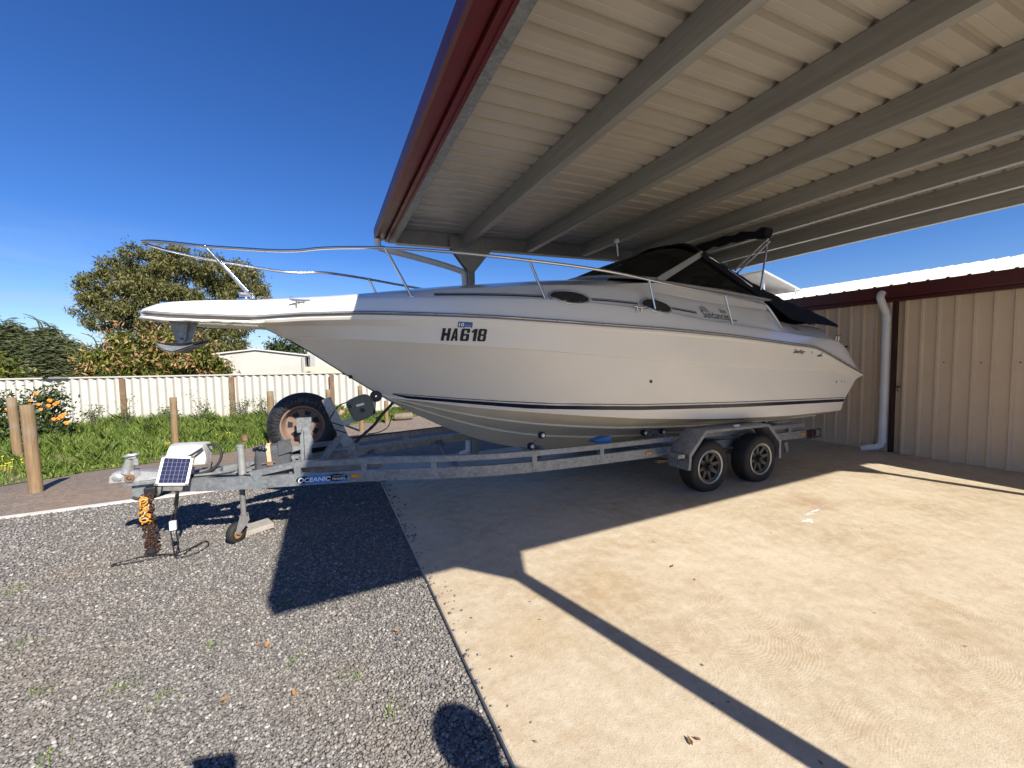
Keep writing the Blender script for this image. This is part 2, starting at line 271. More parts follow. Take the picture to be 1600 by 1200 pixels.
# ------------------------------------------------------------------ mesh helpers
ORG = {}
class MB:
    def __init__(self): self.v = []; self.f = []
    def add(self, vs, fs):
        k = len(self.v); self.v += [tuple(p) for p in vs]; self.f += [tuple(i+k for i in f) for f in fs]; return self
    def box(self, c, s, rot=None, bevel=0):
        hx, hy, hz = s[0]/2, s[1]/2, s[2]/2
        b = bevel
        if b <= 0:
            vs = [Vector((x*hx, y*hy, z*hz)) for x in (-1,1) for y in (-1,1) for z in (-1,1)]
            fs = [(0,1,3,2),(4,6,7,5),(0,4,5,1),(2,3,7,6),(0,2,6,4),(1,5,7,3)]
        else:
            bm = bmesh.new(); bmesh.ops.create_cube(bm, size=1)
            for v in bm.verts: v.co = Vector((v.co.x*s[0], v.co.y*s[1], v.co.z*s[2]))
            bmesh.ops.bevel(bm, geom=list(bm.edges), offset=b, segments=2, affect='EDGES', profile=.5)
            bm.verts.index_update(); vs = [v.co.copy() for v in bm.verts]; fs = [tuple(v.index for v in f.verts) for f in bm.faces]; bm.free()
        if rot is not None: vs = [rot @ v for v in vs]
        c = Vector(c); return self.add([v+c for v in vs], fs)
    def tube(self, pts, r, n=8, cap=True, closed=False):
        pts = [Vector(p) for p in pts]; L = len(pts); rs = r if isinstance(r, (list, tuple)) else [r]*L
        vs = []; up = None
        for i, p in enumerate(pts):
            a = pts[i-1] if i > 0 else (pts[-1] if closed else p); b = pts[i+1] if i < L-1 else (pts[0] if closed else p)
            t = (b-a).normalized()
            if up is None:
                up = Vector((0,0,1)) if abs(t.z) < .9 else Vector((1,0,0))
            x = t.cross(up)
            if x.length < 1e-5: x = t.orthogonal()
            x.normalize(); up = x.cross(t).normalized()
            for k in range(n):
                a_ = 2*PI*k/n; vs.append(p + (x*math.cos(a_)+up*math.sin(a_))*rs[i])
        fs = []
        for i in range(L if closed else L-1):
            j = (i+1) % L
            for k in range(n): fs.append((i*n+k, i*n+(k+1)%n, j*n+(k+1)%n, j*n+k))
        if cap and not closed:
            fs.append(tuple(range(n-1,-1,-1))); fs.append(tuple((L-1)*n+k for k in range(n)))
        return self.add(vs, fs)
    def rectsweep(self, pts, w, h, side=None):
        """rectangular bar along pts (bottom centre line); w across, h up"""
        pts = [Vector(p) for p in pts]; L = len(pts); vs = []
        for i, p in enumerate(pts):
            a = pts[max(0,i-1)]; b = pts[min(L-1,i+1)]; t = (b-a).normalized()
            x = side.copy() if side else Vector((t.y, -t.x, 0)).normalized()
            u = x.cross(t).normalized() if side is None else t.cross(x).normalized()
            if side is None and u.z < 0: u = -u
            vs += [p-x*w/2, p+x*w/2, p+x*w/2+u*h, p-x*w/2+u*h]
        fs = []
        for i in range(L-1):
            for k in range(4): fs.append((i*4+k, i*4+(k+1)%4, (i+1)*4+(k+1)%4, (i+1)*4+k))
        fs.append((3,2,1,0)); fs.append(tuple((L-1)*4+k for k in range(4)))
        return self.add(vs, fs)
    def lathe(self, prof, c, axis='Y', n=32, closed=True, rot=None):
        """prof: (r, h) list"""
        vs = []; L = len(prof); c = Vector(c)
        for k in range(n):
            a = 2*PI*k/n
            for r, h in prof:
                if axis == 'Y': v = Vector((r*math.cos(a), h, r*math.sin(a)))
                elif axis == 'X': v = Vector((h, r*math.cos(a), r*math.sin(a)))
                else: v = Vector((r*math.cos(a), r*math.sin(a), h))
                if rot is not None: v = rot @ v
                vs.append(v+c)
        fs = []
        for k in range(n):
            k2 = (k+1) % n
            for i in range(L if closed else L-1):
                j = (i+1) % L; fs.append((k*L+i, k*L+j, k2*L+j, k2*L+i))
        return self.add(vs, fs)
    def prism(self, poly, axis, a0, a1):
        """poly 2D in the plane normal to axis; extruded a0..a1"""
        def P(p, a):
            return {'Y': (p[0], a, p[1]), 'X': (a, p[0], p[1]), 'Z': (p[0], p[1], a)}[axis]
        n = len(poly); vs = [P(p, a0) for p in poly]+[P(p, a1) for p in poly]
        fs = [tuple(range(n)), tuple(range(2*n-1, n-1, -1))]+[(i, (i+1)%n, n+(i+1)%n, n+i) for i in range(n)]
        return self.add(vs, fs)
    def grid(self, rows):
        n = len(rows[0]); vs = [p for r in rows for p in r]
        fs = [(i*n+j, i*n+j+1, (i+1)*n+j+1, (i+1)*n+j) for i in range(len(rows)-1) for j in range(n-1)]
        return self.add(vs, fs)
    def sphere(self, c, r, n=10, m=7, s=(1,1,1)):
        c = Vector(c); vs = []; fs = []
        for i in range(m+1):
            t = PI*i/m
            for k in range(n):
                a = 2*PI*k/n; vs.append(c+Vector((r*s[0]*math.sin(t)*math.cos(a), r*s[1]*math.sin(t)*math.sin(a), r*s[2]*math.cos(t))))
        for i in range(m):
            for k in range(n): fs.append((i*n+k, (i+1)*n+k, (i+1)*n+(k+1)%n, i*n+(k+1)%n))
        return self.add(vs, fs)
    def build(self, name, mat, parent=None, smooth=None, loc=None, fix=True):
        org = Vector(loc) if loc is not None else (ORG[parent.name] if parent else Vector((0,0,0)))
        me = bpy.data.meshes.new(name)
        me.from_pydata([tuple(Vector(p)-org) for p in self.v], [], self.f); me.update()
        if fix:
            bm = bmesh.new(); bm.from_mesh(me); bmesh.ops.recalc_face_normals(bm, faces=bm.faces); bm.to_mesh(me); bm.free()
        if mat: me.materials.append(mat)
        if smooth is not None:
            me.shade_smooth()
            if smooth < 180: me.set_sharp_from_angle(angle=math.radians(smooth))
        o = bpy.data.objects.new(name, me); C.objects.link(o)
        if parent: o.parent = parent
        else: o.location = org
        ORG[o.name] = org
        return o
def tag(o, label=None, cat=None, group=None, kind=None):
    if label: o['label'] = label
    if cat: o['category'] = cat
    if group: o['group'] = group
    if kind: o['kind'] = kind
    return o
def thing(name, loc, label, cat, group=None):
    o = bpy.data.objects.new(name, None); C.objects.link(o); o.location = loc; o.empty_display_size = .1
    ORG[o.name] = Vector(loc); return tag(o, label, cat, group)
def copy_tree(o, parent=None):
    c = o.copy(); C.objects.link(c); ORG[c.name] = ORG[o.name]
    if parent is not None: c.parent = parent
    for ch in list(o.children): copy_tree(ch, c)
    return c
def raw_mesh(name, verts, faces_flat, loop_n, mat, parent=None):
    """fast numpy mesh; verts (n,3), faces all of loop_n corners"""
    org = np.array(ORG[parent.name]) if parent else np.zeros(3)
    me = bpy.data.meshes.new(name); nv = len(verts); nf = len(faces_flat)//loop_n
    me.vertices.add(nv); me.vertices.foreach_set('co', (np.asarray(verts)-org).astype(np.float32).ravel())
    me.loops.add(nf*loop_n); me.loops.foreach_set('vertex_index', np.asarray(faces_flat, dtype=np.int32))
    me.polygons.add(nf); me.polygons.foreach_set('loop_start', np.arange(0, nf*loop_n, loop_n, dtype=np.int32))
    try: me.polygons.foreach_set('loop_total', np.full(nf, loop_n, dtype=np.int32))
    except Exception: pass
    me.update(calc_edges=True); me.validate()
    if mat: me.materials.append(mat)
    o = bpy.data.objects.new(name, me); C.objects.link(o)
    if parent: o.parent = parent
    ORG[o.name] = Vector(org); return o
def itp(x, tab):
    xs = [t[0] for t in tab]; ys = [t[1] for t in tab]; return float(np.interp(x, xs, ys))
def smooth_path(pts, n=6):
    pts = [Vector(p) for p in pts]; out = []
    for i in range(len(pts)-1):
        p0 = pts[max(0,i-1)]; p1 = pts[i]; p2 = pts[i+1]; p3 = pts[min(len(pts)-1,i+2)]
        for k in range(n):
            t = k/n
            out.append(.5*((2*p1)+(p2-p0)*t+(2*p0-5*p1+4*p2-p3)*t*t+(3*p1-p0-3*p2+p3)*t**3))
    out.append(pts[-1]); return out
# ================================================================== SETTING
GZ = -.03
def ground_z(y):
    t = min(1, max(0, (y-6.4)/3.6)); return GZ-.30*t*t*(3-2*t)           # the yard drops away beyond the kerb
mb = MB(); ys = [-60, 0, 6.4]+[6.4+3.6*i/12 for i in range(1, 13)]+[30, 500]
mb.grid([[(-300, y, ground_z(y)), (-20, y, ground_z(y)), (20, y, ground_z(y)), (300, y, ground_z(y))] for y in ys])
tag(mb.build('ground', M['ground'], smooth=180), kind='structure')
mb = MB(); mb.box((4.3, -.65, -.07), (7.45, 13.9, .14), bevel=.012); tag(mb.build('slab', M['slab']), kind='structure')
mb = MB(); mb.rectsweep([(-12, 5.34, GZ-.03), (-3.07, 5.875, GZ-.03), (-1.95, 5.93, GZ-.03), (-.2, 6.0, GZ-.03)], .085, .045)
tag(mb.build('kerb_strip', M['whitestrip']), kind='structure')

# loose stones of the gravel yard (nobody could count them)
def stones():
    n = 185000
    r = 1.1+5.9*rng.random(n)**1.3; a = np.radians(-62+104*rng.random(n))
    a = a - 0.0
    x = r*np.sin(a-.18); y = r*np.cos(a-.18)
    k = (x < .56) & (y < 5.86) & (y > .3); x, y = x[k], y[k]; m_ = 150
    x = np.concatenate([x, .585+.13*rng.random(m_)**3]); y = np.concatenate([y, 1.0+4.6*rng.random(m_)]); n = len(x); zb = np.where(x > .565, .0, GZ)
    s = (.0046+.0050*rng.random(n)**2)*(1+.12*np.hypot(x, y))
    base = np.array([(1,0,0),(0,1,0),(-1,0,0),(0,-1,0),(0,0,1),(0,0,-1)], float)
    V = np.repeat(base[None], n, 0)*(.7+.6*rng.random((n,6,1)))
    V *= np.stack([1+.5*rng.random(n), .8+.4*rng.random(n), .45+.4*rng.random(n)], 1)[:,None,:]
    ax = rng.random(n)*2*PI; ca, sa = np.cos(ax)[:,None], np.sin(ax)[:,None]
    X = V[:,:,0]*ca-V[:,:,1]*sa; Y = V[:,:,0]*sa+V[:,:,1]*ca; Z = V[:,:,2]
    tl = (rng.random(n)-.5)[:,None]*1.1; Z2 = Z*np.cos(tl)+X*np.sin(tl); X2 = X*np.cos(tl)-Z*np.sin(tl)
    P = np.stack([X2*s[:,None]+x[:,None], Y*s[:,None]+y[:,None], Z2*s[:,None]+zb[:,None]+.002+s[:,None]*.25], 2).reshape(-1,3)
    f = np.array([(0,1,4),(1,2,4),(2,3,4),(3,0,4),(1,0,5),(2,1,5),(3,2,5),(0,3,5)])
    F = (f[None]+np.arange(n)[:,None,None]*6).ravel()
    return raw_mesh('gravel_stones', P, F, 3, M['stone'])
tag(stones(), kind='stuff')

# grass bank in front of the fence
FA = Vector((-15.25, 18.32)); FB = Vector((4.39, 14.26))             # fence line on plan
def fence_y(x): return FA.y+(FB.y-FA.y)*(x-FA.x)/(FB.x-FA.x)
FRONT = [(-15,4.6),(-8,7.2),(-5.2,8.0),(-4.35,8.35),(-3.97,9.0),(-3.66,9.5),(-2.48,9.75),(-1.82,10.2),(-1.15,10.95),(-.25,12.3),(.8,12.95),(1.55,12.85),(2.7,13.7),(3.9,14.4)]
def front_y(x): return itp(x, FRONT)
def bank_z(x, y):
    t = (y-front_y(x))/max(.3, fence_y(x)-front_y(x)); return ground_z(y)+.008+.05*min(1, max(0, t*3))
mb = MB(); rows = []
for i in range(70):
    x = -14.5+18.4*i/69; y0 = front_y(x)+.12*math.sin(i*2.1); y1 = fence_y(x)+.1
    if y1 < y0+.2: y1 = y0+.2
    rows.append([(x, y0+(y1-y0)*j/10, bank_z(x, y0+(y1-y0)*j/10)) for j in range(11)])
mb.grid(rows); tag(mb.build('grass_bank', M['soil'], smooth=180), kind='structure')
def grass():
    n = 170000
    x = -11.6+15.5*rng.random(n); fy = np.interp(x, [p[0] for p in FRONT], [p[1] for p in FRONT]); by = FA.y+(FB.y-FA.y)*(x-FA.x)/(FB.x-FA.x)
    t = rng.random(n)**1.25; y = fy-.12+.24*rng.random(n)+(by-fy)*t
    cl = np.sin(x*2.1+np.sin(y*1.6)*1.7)*np.cos(y*1.9+x*.8)+.6*np.sin(x*6.1+y*4.3)+.5*np.sin(x*13+2*np.sin(y*9))
    keep = rng.random(n) < np.clip(.62+.5*cl, .05, 1); x, y, t, cl = x[keep], y[keep], t[keep], cl[keep]; n = len(x)
    edge = np.clip((y-np.interp(x, [p[0] for p in FRONT], [p[1] for p in FRONT]))/1.0, .12, 1)
    h = (.07+.13*rng.random(n))*(.7+.5*np.clip(cl, -.6, 1.2))*(.35+.65*edge)*(1+.5*t); h = np.maximum(h*1.15, .03)
    h *= np.where(x > .5, .8, 1)
    w = .005+.006*rng.random(n); a = rng.random(n)*2*PI; lean = h*(.15+.7*rng.random(n)); la = rng.random(n)*2*PI
    tt = np.clip((y-6.4)/3.6, 0, 1); z = GZ-.30*tt*tt*(3-2*tt)+.01+.05*np.clip(t*3, 0, 1)
    p0 = np.stack([x-w*np.cos(a), y-w*np.sin(a), z], 1); p1 = np.stack([x+w*np.cos(a), y+w*np.sin(a), z], 1)
    mx = x+.35*lean*np.cos(la); my = y+.35*lean*np.sin(la)
    p2 = np.stack([mx+.9*w*np.cos(a), my+.9*w*np.sin(a), z+.6*h], 1); p3 = np.stack([x+lean*np.cos(la), y+lean*np.sin(la), z+h], 1)
    p4 = np.stack([mx-.9*w*np.cos(a), my-.9*w*np.sin(a), z+.6*h], 1)
    P = np.stack([p0,p1,p2,p3,p4], 1).reshape(-1,3); F = (np.arange(5)[None]+np.arange(n)[:,None]*5).ravel()
    return raw_mesh('grass', P, F, 5, M['grass'])
def tufts():
    V = []; k = 0
    for cx, cy in ((-.93,2.45),(-.62,2.62),(-.86,1.95),(-1.05,2.15),(-.3,2.9),(-.2,2.3),(-1.6,3.1),(-2.0,3.9),(-2.3,3.5),(-.55,1.75),(.05,2.05),(-.75,2.3),(-1.3,2.6),(.2,1.75)):
        for i in range(26):
            a = rng.random()*2*PI; q = .07*rng.random(); x = cx+q*math.cos(a); y = cy+q*math.sin(a); h = .012+.022*rng.random(); b_ = rng.random()*2*PI
            V += [(x-.003, y, GZ), (x+.003, y, GZ), (x+h*.9*math.cos(b_), y+h*.9*math.sin(b_), GZ+h)]
    return raw_mesh('gravel_weeds', np.array(V), np.arange(len(V)), 3, M['grass'])
tag(grass(), kind='stuff'); tag(tufts(), kind='stuff')
for fx, fy_, n_ in ((-4.9, 9.9, 9), (-3.2, 10.8, 5), (-2.2, 11.3, 5), (-5.6, 10.6, 4)):
    zz = ground_z(fy_)+.06; wf_ = thing('wildflower_clump', (fx, fy_, zz), {-4.9:'largest clump of small yellow wildflowers in the grass near the front edge', -3.2:'small yellow wildflowers in the grass beside the middle timber post', -2.2:'yellow wildflowers in the grass between drawbar bag and spare wheel', -5.6:'few yellow wildflowers in the grass near the two left timber posts'}[fx], 'wildflower', 'yellow wildflowers in the grass')
    for q in range(n_):
        a, b_ = random.uniform(-.22,.22), random.uniform(-.2,.2); h = random.uniform(.10,.2); m = MB(); m.tube([(fx+a, fy_+b_, zz), (fx+a+.02, fy_+b_, zz+h)], .003, 4); m.sphere((fx+a+.02, fy_+b_, zz+h), .018, 6, 4, (1,1,.6)); m.build('flower', M['flowery'], wf_)

# ================================================================== CARPORT
cp = thing('carport', (2.08, 5.98, 0), 'open steel carport with cream sheeted roof and maroon gutter sheltering the boat', 'carport')
RP = .0233
def rz(x): return 3.40+RP*(x-1.95)                               # underside of roof sheets
Y0, Y1 = -1.25, 6.08
# roof sheets: pans with ribs along X
prof = []; y = Y0
while y < Y1:
    prof += [(y, 0), (y+.068, 0), (y+.071,.0016), (y+.077, .0016), (y+.080, 0), (y+.122, 0), (y+.136, .036), (y+.170, .036), (y+.184, 0)]; y += .19
mb = MB(); mb.grid([[(x, p[0], rz(x)+.004+p[1]) for p in prof] for x in (.82, 2.4, 4.0, 5.6, 7.98)])
mb.build('roof_sheet', M['roofwhite'], cp, fix=False)
def c_purlin(x, z_top, y0, y1, h=.2, fl=.075, side=1):
    """lipped C section running along Y, web at x, flanges towards +X*side"""
    t = .006; m = MB(); s = side
    m.box((x, (y0+y1)/2, z_top-h/2), (t, y1-y0, h))
    for zc in (z_top-t/2, z_top-h+t/2): m.box((x+s*(fl/2+t/2), (y0+y1)/2, zc), (fl, y1-y0, t))
    for zc in (z_top-.012-t, z_top-h+.012+t): m.box((x+s*(fl+t), (y0+y1)/2, zc), (t, y1-y0, .024))
    # stiffening crease in the web
    m.box((x-s*.004, (y0+y1)/2, z_top-h*.36), (.003, y1-y0, .018)); m.box((x-s*.004, (y0+y1)/2, z_top-h*.68), (.003, y1-y0, .018))
    return m
for x in (1.93, 3.01, 4.06, 5.17, 6.08, 7.06):
    c_purlin(x, rz(x)-.001, Y0+.26, 5.90, side=1).build('purlin', M['purlin'], cp)
c_purlin(.975, rz(.9)-.001, Y0+.02, 6.06, side=-1, fl=.07, h=.19).build('eave_purlin', M['galv'], cp)
c_purlin(7.80, rz(7.8)-.001, Y0+.03, 6.06, side=1, h=.24, fl=.08).build('end_beam', M['purlin'], cp)
def rafter(yc, h=.21):
    m = MB(); xs = (.98, 7.78)
    for s in (-1, 1):                                            # back-to-back channels
        m.add([(x, yc+s*dy, rz(x)-.002-dz) for x in xs for dy, dz in ((.004,0),(.06,0),(.06,.006),(.01,.006),(.01,h-.006),(.06,h-.006),(.06,h),(.004,h))],
              [(i, (i+1)%8, 8+(i+1)%8, 8+i) for i in range(8)]+[tuple(range(7,-1,-1)), tuple(range(8,16))])
    return m
for yc in (6.0, -1.05):
    rafter(yc).build('rafter', M['purlin'], cp)
for yc in (6.0, -1.05):
    for xc in (2.085, 7.27):
        zt = rz(xc)-.21
        col = MB().box((xc, yc, zt/2), (.10, .10, zt), bevel=.008).build('column', M['purlin'], cp, smooth=40)
        MB().box((xc, yc, .008), (.2, .2, .016)).build('base_plate', M['galv'], col)
        s = .34
        for yo in (-.056, .056):
            MB().prism([(xc-.05, zt-s), (xc+.05, zt-s), (xc+s, zt+.02), (xc+s, zt+.17), (xc-s, zt+.15), (xc-s, zt+.02)], 'Y', yc+yo-.004, yc+yo+.004).build('gusset_plate', M['purlin'], col)
MB().add([(x, Y0+dy, rz(x)+dz) for x in (.70, 7.98) for dy, dz in ((-.012,-.165),(.012,-.165),(.012,.045),(-.012,.045))], [(0,1,2,3),(7,6,5,4),(0,4,5,1),(1,5,6,2),(2,6,7,3),(3,7,4,0)]).build('shadow_edge_board', M['red'], cp)  # board added out of view to give the roof shadow a straight edge
# gutter, fascia
mb = MB(); gy0, gy1 = Y0-.02, 6.1; gz = 3.22
gp = [(a+.05, b) for a, b in [(.66, gz+.15), (.645, gz+.15), (.645, gz+.02), (.665, gz), (.765, gz), (.78, gz+.012), (.78, gz+.17), (.776, gz+.17), (.776, gz+.016), (.763, gz+.005), (.667, gz+.005), (.65, gz+.022), (.65, gz+.146), (.66, gz+.146)]]
mb.prism(gp, 'Y', gy0, gy1); 
for yy in (gy0, gy1): mb.prism([(.695, gz+.15), (.695, gz+.02), (.715, gz), (.815, gz), (.83, gz+.012), (.83, gz+.15)], 'Y', yy-.002, yy+.002)
mb.build('gutter', M['red'], cp, smooth=40)
mb = MB(); mb.box((.858, (Y0+6.08)/2, gz+.085), (.045, 6.08-Y0, .21)); mb.box((.895, (Y0+6.08)/2, gz-.026), (.03, 6.08-Y0, .012)); mb.build('fascia', M['red'], cp)
# rain pipe from the gutter across to the far column and down
pp = smooth_path([(.735, 6.02, gz), (.735, 6.03, gz-.05), (.745, 6.04, gz-.1), (.80, 6.05, gz-.125), (1.2, 6.055, gz-.19), (1.7, 6.055, gz-.285), (1.93, 6.055, gz-.345), (1.985, 6.055, gz-.375), (2.0, 6.055, gz-.46)], 6)
pp += [Vector((2.0, 6.055, z)) for z in (2.4, 1.6, .8, .16)]+[Vector(p) for p in ((1.995,6.055,.09),(1.96,6.055,.05),(1.86,6.055,.035))]
MB().tube(pp, .045, 14).build('rain_pipe', M['pvc'], cp, smooth=40)

# ================================================================== SHED ON THE RIGHT
WX = 7.76
sh = thing('metal_shed', (WX, 2.0, 0), 'long tan metal shed with maroon fascia and pale ribbed roof beside the slab', 'shed')
mb = MB(); prof = []; y = -6.0
while y < 9.0:
    prof += [(y, 0), (y+.125, 0), (y+.137, -.026), (y+.160, -.026), (y+.172, 0)]; y += .174
def wall_piece(y0, y1):
    pr = [p for p in prof if y0 <= p[0] <= y1]
    m = MB(); m.grid([[(WX+p[1], p[0], z) for p in pr] for z in (.0, 1.2, 2.36)]); return m
wall_piece(3.18, 9).build('wall_sheet', M['shedwall'], sh, fix=False); wall_piece(-6, 3.13).build('wall_sheet', M['shedwall'], sh, fix=False)
MB().box((WX+4, 1.5, 1.2), (7.9, 15, 2.4)).build('building_core', M['shedwall'], sh)
MB().box((WX+.012, 3.155, 1.17), (.085, .04, 2.33)).build('corner_trim', M['trimdark'], sh)
mb = MB(); mb.box((WX-.06, 1.5, 2.36), (.11, 15, .20)); mb.box((WX-.075, 1.5, 2.29), (.14, 15, .012)); mb.build('fascia', M['darkred'], sh)
mb = MB(); mb.prism([(WX-.15, 2.33), (WX-.14, 2.315), (WX-.1, 2.315), (WX-.1, 2.50), (WX-.105, 2.50), (WX-.105, 2.322), (WX-.138, 2.322), (WX-.145, 2.333), (WX-.145, 2.497), (WX-.15, 2.497)], 'Y', -6, 9); mb.build('gutter', M['darkred'], sh)
prof = []; y = -6.0
while y < 9.0:
    prof += [(y, 0), (y+.14, 0), (y+.155, .032), (y+.18, .032), (y+.195, 0)]; y += .2
mb = MB(); mb.grid([[(x, p[0], 2.475+(x-(WX-.16))*.18+p[1]) for p in prof] for x in (WX-.13, 10, 12.6)])
mb.build('roof_sheet', M['shedroof'], sh, fix=False)
pp = smooth_path([(WX-.15, 3.26, 2.40), (WX-.19, 3.26, 2.36), (WX-.19, 3.255, 2.30), (WX-.12, 3.24, 2.17), (WX-.075, 3.235, 2.10), (WX-.07, 3.23, 2.0)], 5)
pp += [Vector((WX-.07, 3.23, z)) for z in (1.5, 1.0, .5, .16)]+[Vector(p) for p in ((WX-.08, 3.24, .10), (WX-.11, 3.28, .065), (WX-.15, 3.36, .05), (WX-.19, 3.44, .015))]
dp = MB().tube(pp, .047, 16).build('rain_pipe', M['pvc'], sh, smooth=40)
for z in (2.02, .95, .17): MB().tube([(WX-.07, 3.23, z-.03), (WX-.07, 3.23, z+.03)], .052, 16).build('pipe_collar', M['pvc'], dp, smooth=40)
mb = MB(); mb.box((WX-.035, 3.08, 1.0), (.02, .05, .02)); mb.tube([(WX-.05, 3.08, 1.0), (WX-.055, 3.08, .95), (WX-.05, 3.065, .93)], .006, 6); mb.build('latch', M['black'], sh)
for yy in (2.61, 2.26, 1.93, 1.58): MB().sphere((WX-.028, yy-.008, 1.36), .008, 8, 5).build('screw_head', M['black'], sh)
# solar panel on its tilt frame on the shed roof
sp = thing('roof_solar_panel', (8.6, 5.4, 2.8), 'tilted solar panel on a frame on the pale shed roof behind the boat', 'solar panel')
A, B, D = Vector((8.0, 5.36, 3.17)), Vector((9.4, 5.46, 2.88)), Vector((8.0, 6.9, 3.20)); nrm = (B-A).cross(D-A).normalized(); nrm = nrm if nrm.z > 0 else -nrm
def quad_slab(m, A, B, D, t): 
    a, b, c, d = A, B, B+D-A, D
    m.add([a, b, c, d, a+nrm*t, b+nrm*t, c+nrm*t, d+nrm*t], [(0,3,2,1),(4,5,6,7),(0,1,5,4),(1,2,6,5),(2,3,7,6),(3,0,4,7)])
mb = MB(); quad_slab(mb, A, B, D, .03); mb.build('panel_sheet', M['pvc'], sp)
mb = MB(); e = .05
for p, q in ((A, B), (B, B+D-A), (B+D-A, D), (D, A)): mb.tube([p+nrm*.015, q+nrm*.015], .024, 6)
mb.tube([A+(D-A)*.4, B+(D-A)*.4], .02, 6); mb.build('panel_frame', M['alu'], sp)
for p in (A+(B-A)*.85, A+(D-A)*.9+(B-A)*.85, A+(B-A)*.2+(D-A)*.1, A+(D-A)*.9+(B-A)*.2):
    MB().tube([p, Vector((p.x+.05, p.y, 2.475+(p.x+.05-WX+.16)*.18))], .018, 6).build('panel_leg', M['alu'], sp)

# ================================================================== FENCE, POSTS
fdir = (FB-FA).normalized(); fn = Vector((fdir.y, -fdir.x))
fe = thing('fence', (-4, fence_y(-4), -.33), 'long white corrugated fence with capping behind the grass bank', 'fence')
L = (FB-FA).length; rows = [[], [], []]; nseg = int(L/.222*8)
for i in range(nseg+1):
    s = L*i/nseg; ph = (s/.222) % 1.0
    d = .037*(1 if ph < .5 else -1)*min(1, 4*min(ph % .5, .5-(ph % .5)))
    p = FA+fdir*s+fn*d
    zt = 1.213-.073*(s/L)
    rows[0].append((p.x, p.y, -.38)); rows[1].append((p.x, p.y, .4)); rows[2].append((p.x, p.y, zt))
mb = MB(); mb.grid(rows); mb.build('fence_sheet', M['fence'], fe, fix=False)
mb = MB(); mb.rectsweep([(FA.x, FA.y, 1.20), (FB.x, FB.y, 1.127)], .09, .042); mb.build('capping', M['fence'], fe)
for px, top in ((-5.65, 1.13), (-2.745, 1.12), (.195, 1.11)):
    p = Vector((px, fence_y(px)))+fn*.10
    MB().box((p.x, p.y, top/2-.18), (.135, .07, top+.36), rot=Matrix.Rotation(math.atan2(fdir.y, fdir.x), 3, 'Z'), bevel=.006).build('fence_post', M['fpost'], fe)
MB().box((-7.3, fence_y(-7.3)-.05, 1.19), (.6, .12, .035), rot=Matrix.Rotation(math.atan2(fdir.y, fdir.x), 3, 'Z')).build('capping_bracket', M['galv'], fe)

def bollard(x, y, h, r, tx, ty, label):
    m = MB(); n = 14; L = 9; prof = []
    c = [Vector((tx*z, ty*z, 0)) for z in (0, 1)]
    pts = []; rs = []
    for i in range(L):
        z = (h)*i/(L-1); pts.append((tx*z, ty*z, z)); rs.append(r*(1+.03*math.sin(i*2.3)))
    pts.append((tx*h, ty*h, h+.004)); rs.append(r*.94)
    m.tube([(p[0]+x, p[1]+y, p[2]+ground_z(y)-.04) for p in pts], rs, n)
    o = m.build('timber_post', M['post'], None, smooth=50, loc=(x, y, ground_z(y))); tag(o, label, 'post', 'short timber posts edging the grass')
bollard(-3.365, 7.06, 1.14, .064, -.015, 0, 'nearest thick timber post standing on bare ground at the far left')
bollard(-5.27, 10.65, 1.33, .067, -.02, 0, 'weathered grey timber post in the grass in front of the orange blooming shrub')
bollard(-3.18, 11.54, 1.15, .067, .01, 0, 'brown timber post in the grass behind the white drawbar bag')
bollard(-1.147, 10.455, 1.26, .067, 0, 0, 'timber post showing just above the left of the spare wheel')
bollard(.037, 10.86, 1.22, .061, 0, 0, 'timber post beside the brown fence post, above the right of the spare wheel')
bollard(.805, 11.41, 1.25, .061, 0, 0, 'timber post seen behind the grey winch arm')
bollard(1.6, 12.58, .71, .055, 0, 0, 'short timber post at the edge of the sand beneath the bow')

# log and rubble at the end of the grass
mb = MB(); mb.tube([(1.9, 12.95, -.22), (2.13, 12.9, -.21), (2.42, 12.95, -.215)], [.10, .115, .11], 12); tag(mb.build('log', M['bark'], None, smooth=50, loc=(2.13, 12.9, -.33)), 'short sawn log lying at the edge of the sand under the bow', 'log')
mb = MB()
for i in range(9):
    a = random.random()*6.28; mb.sphere((.2+.4*random.random(), 14.0+.3*random.random(), -.27+.16*random.random()), .09+.07*random.random(), 6, 4, (1, .8, .8))
tag(mb.build('rubble', M['rubble'], None, loc=(.4, 14.1, -.33)), 'small heap of reddish rubble in the grass behind the winch', 'rubble')

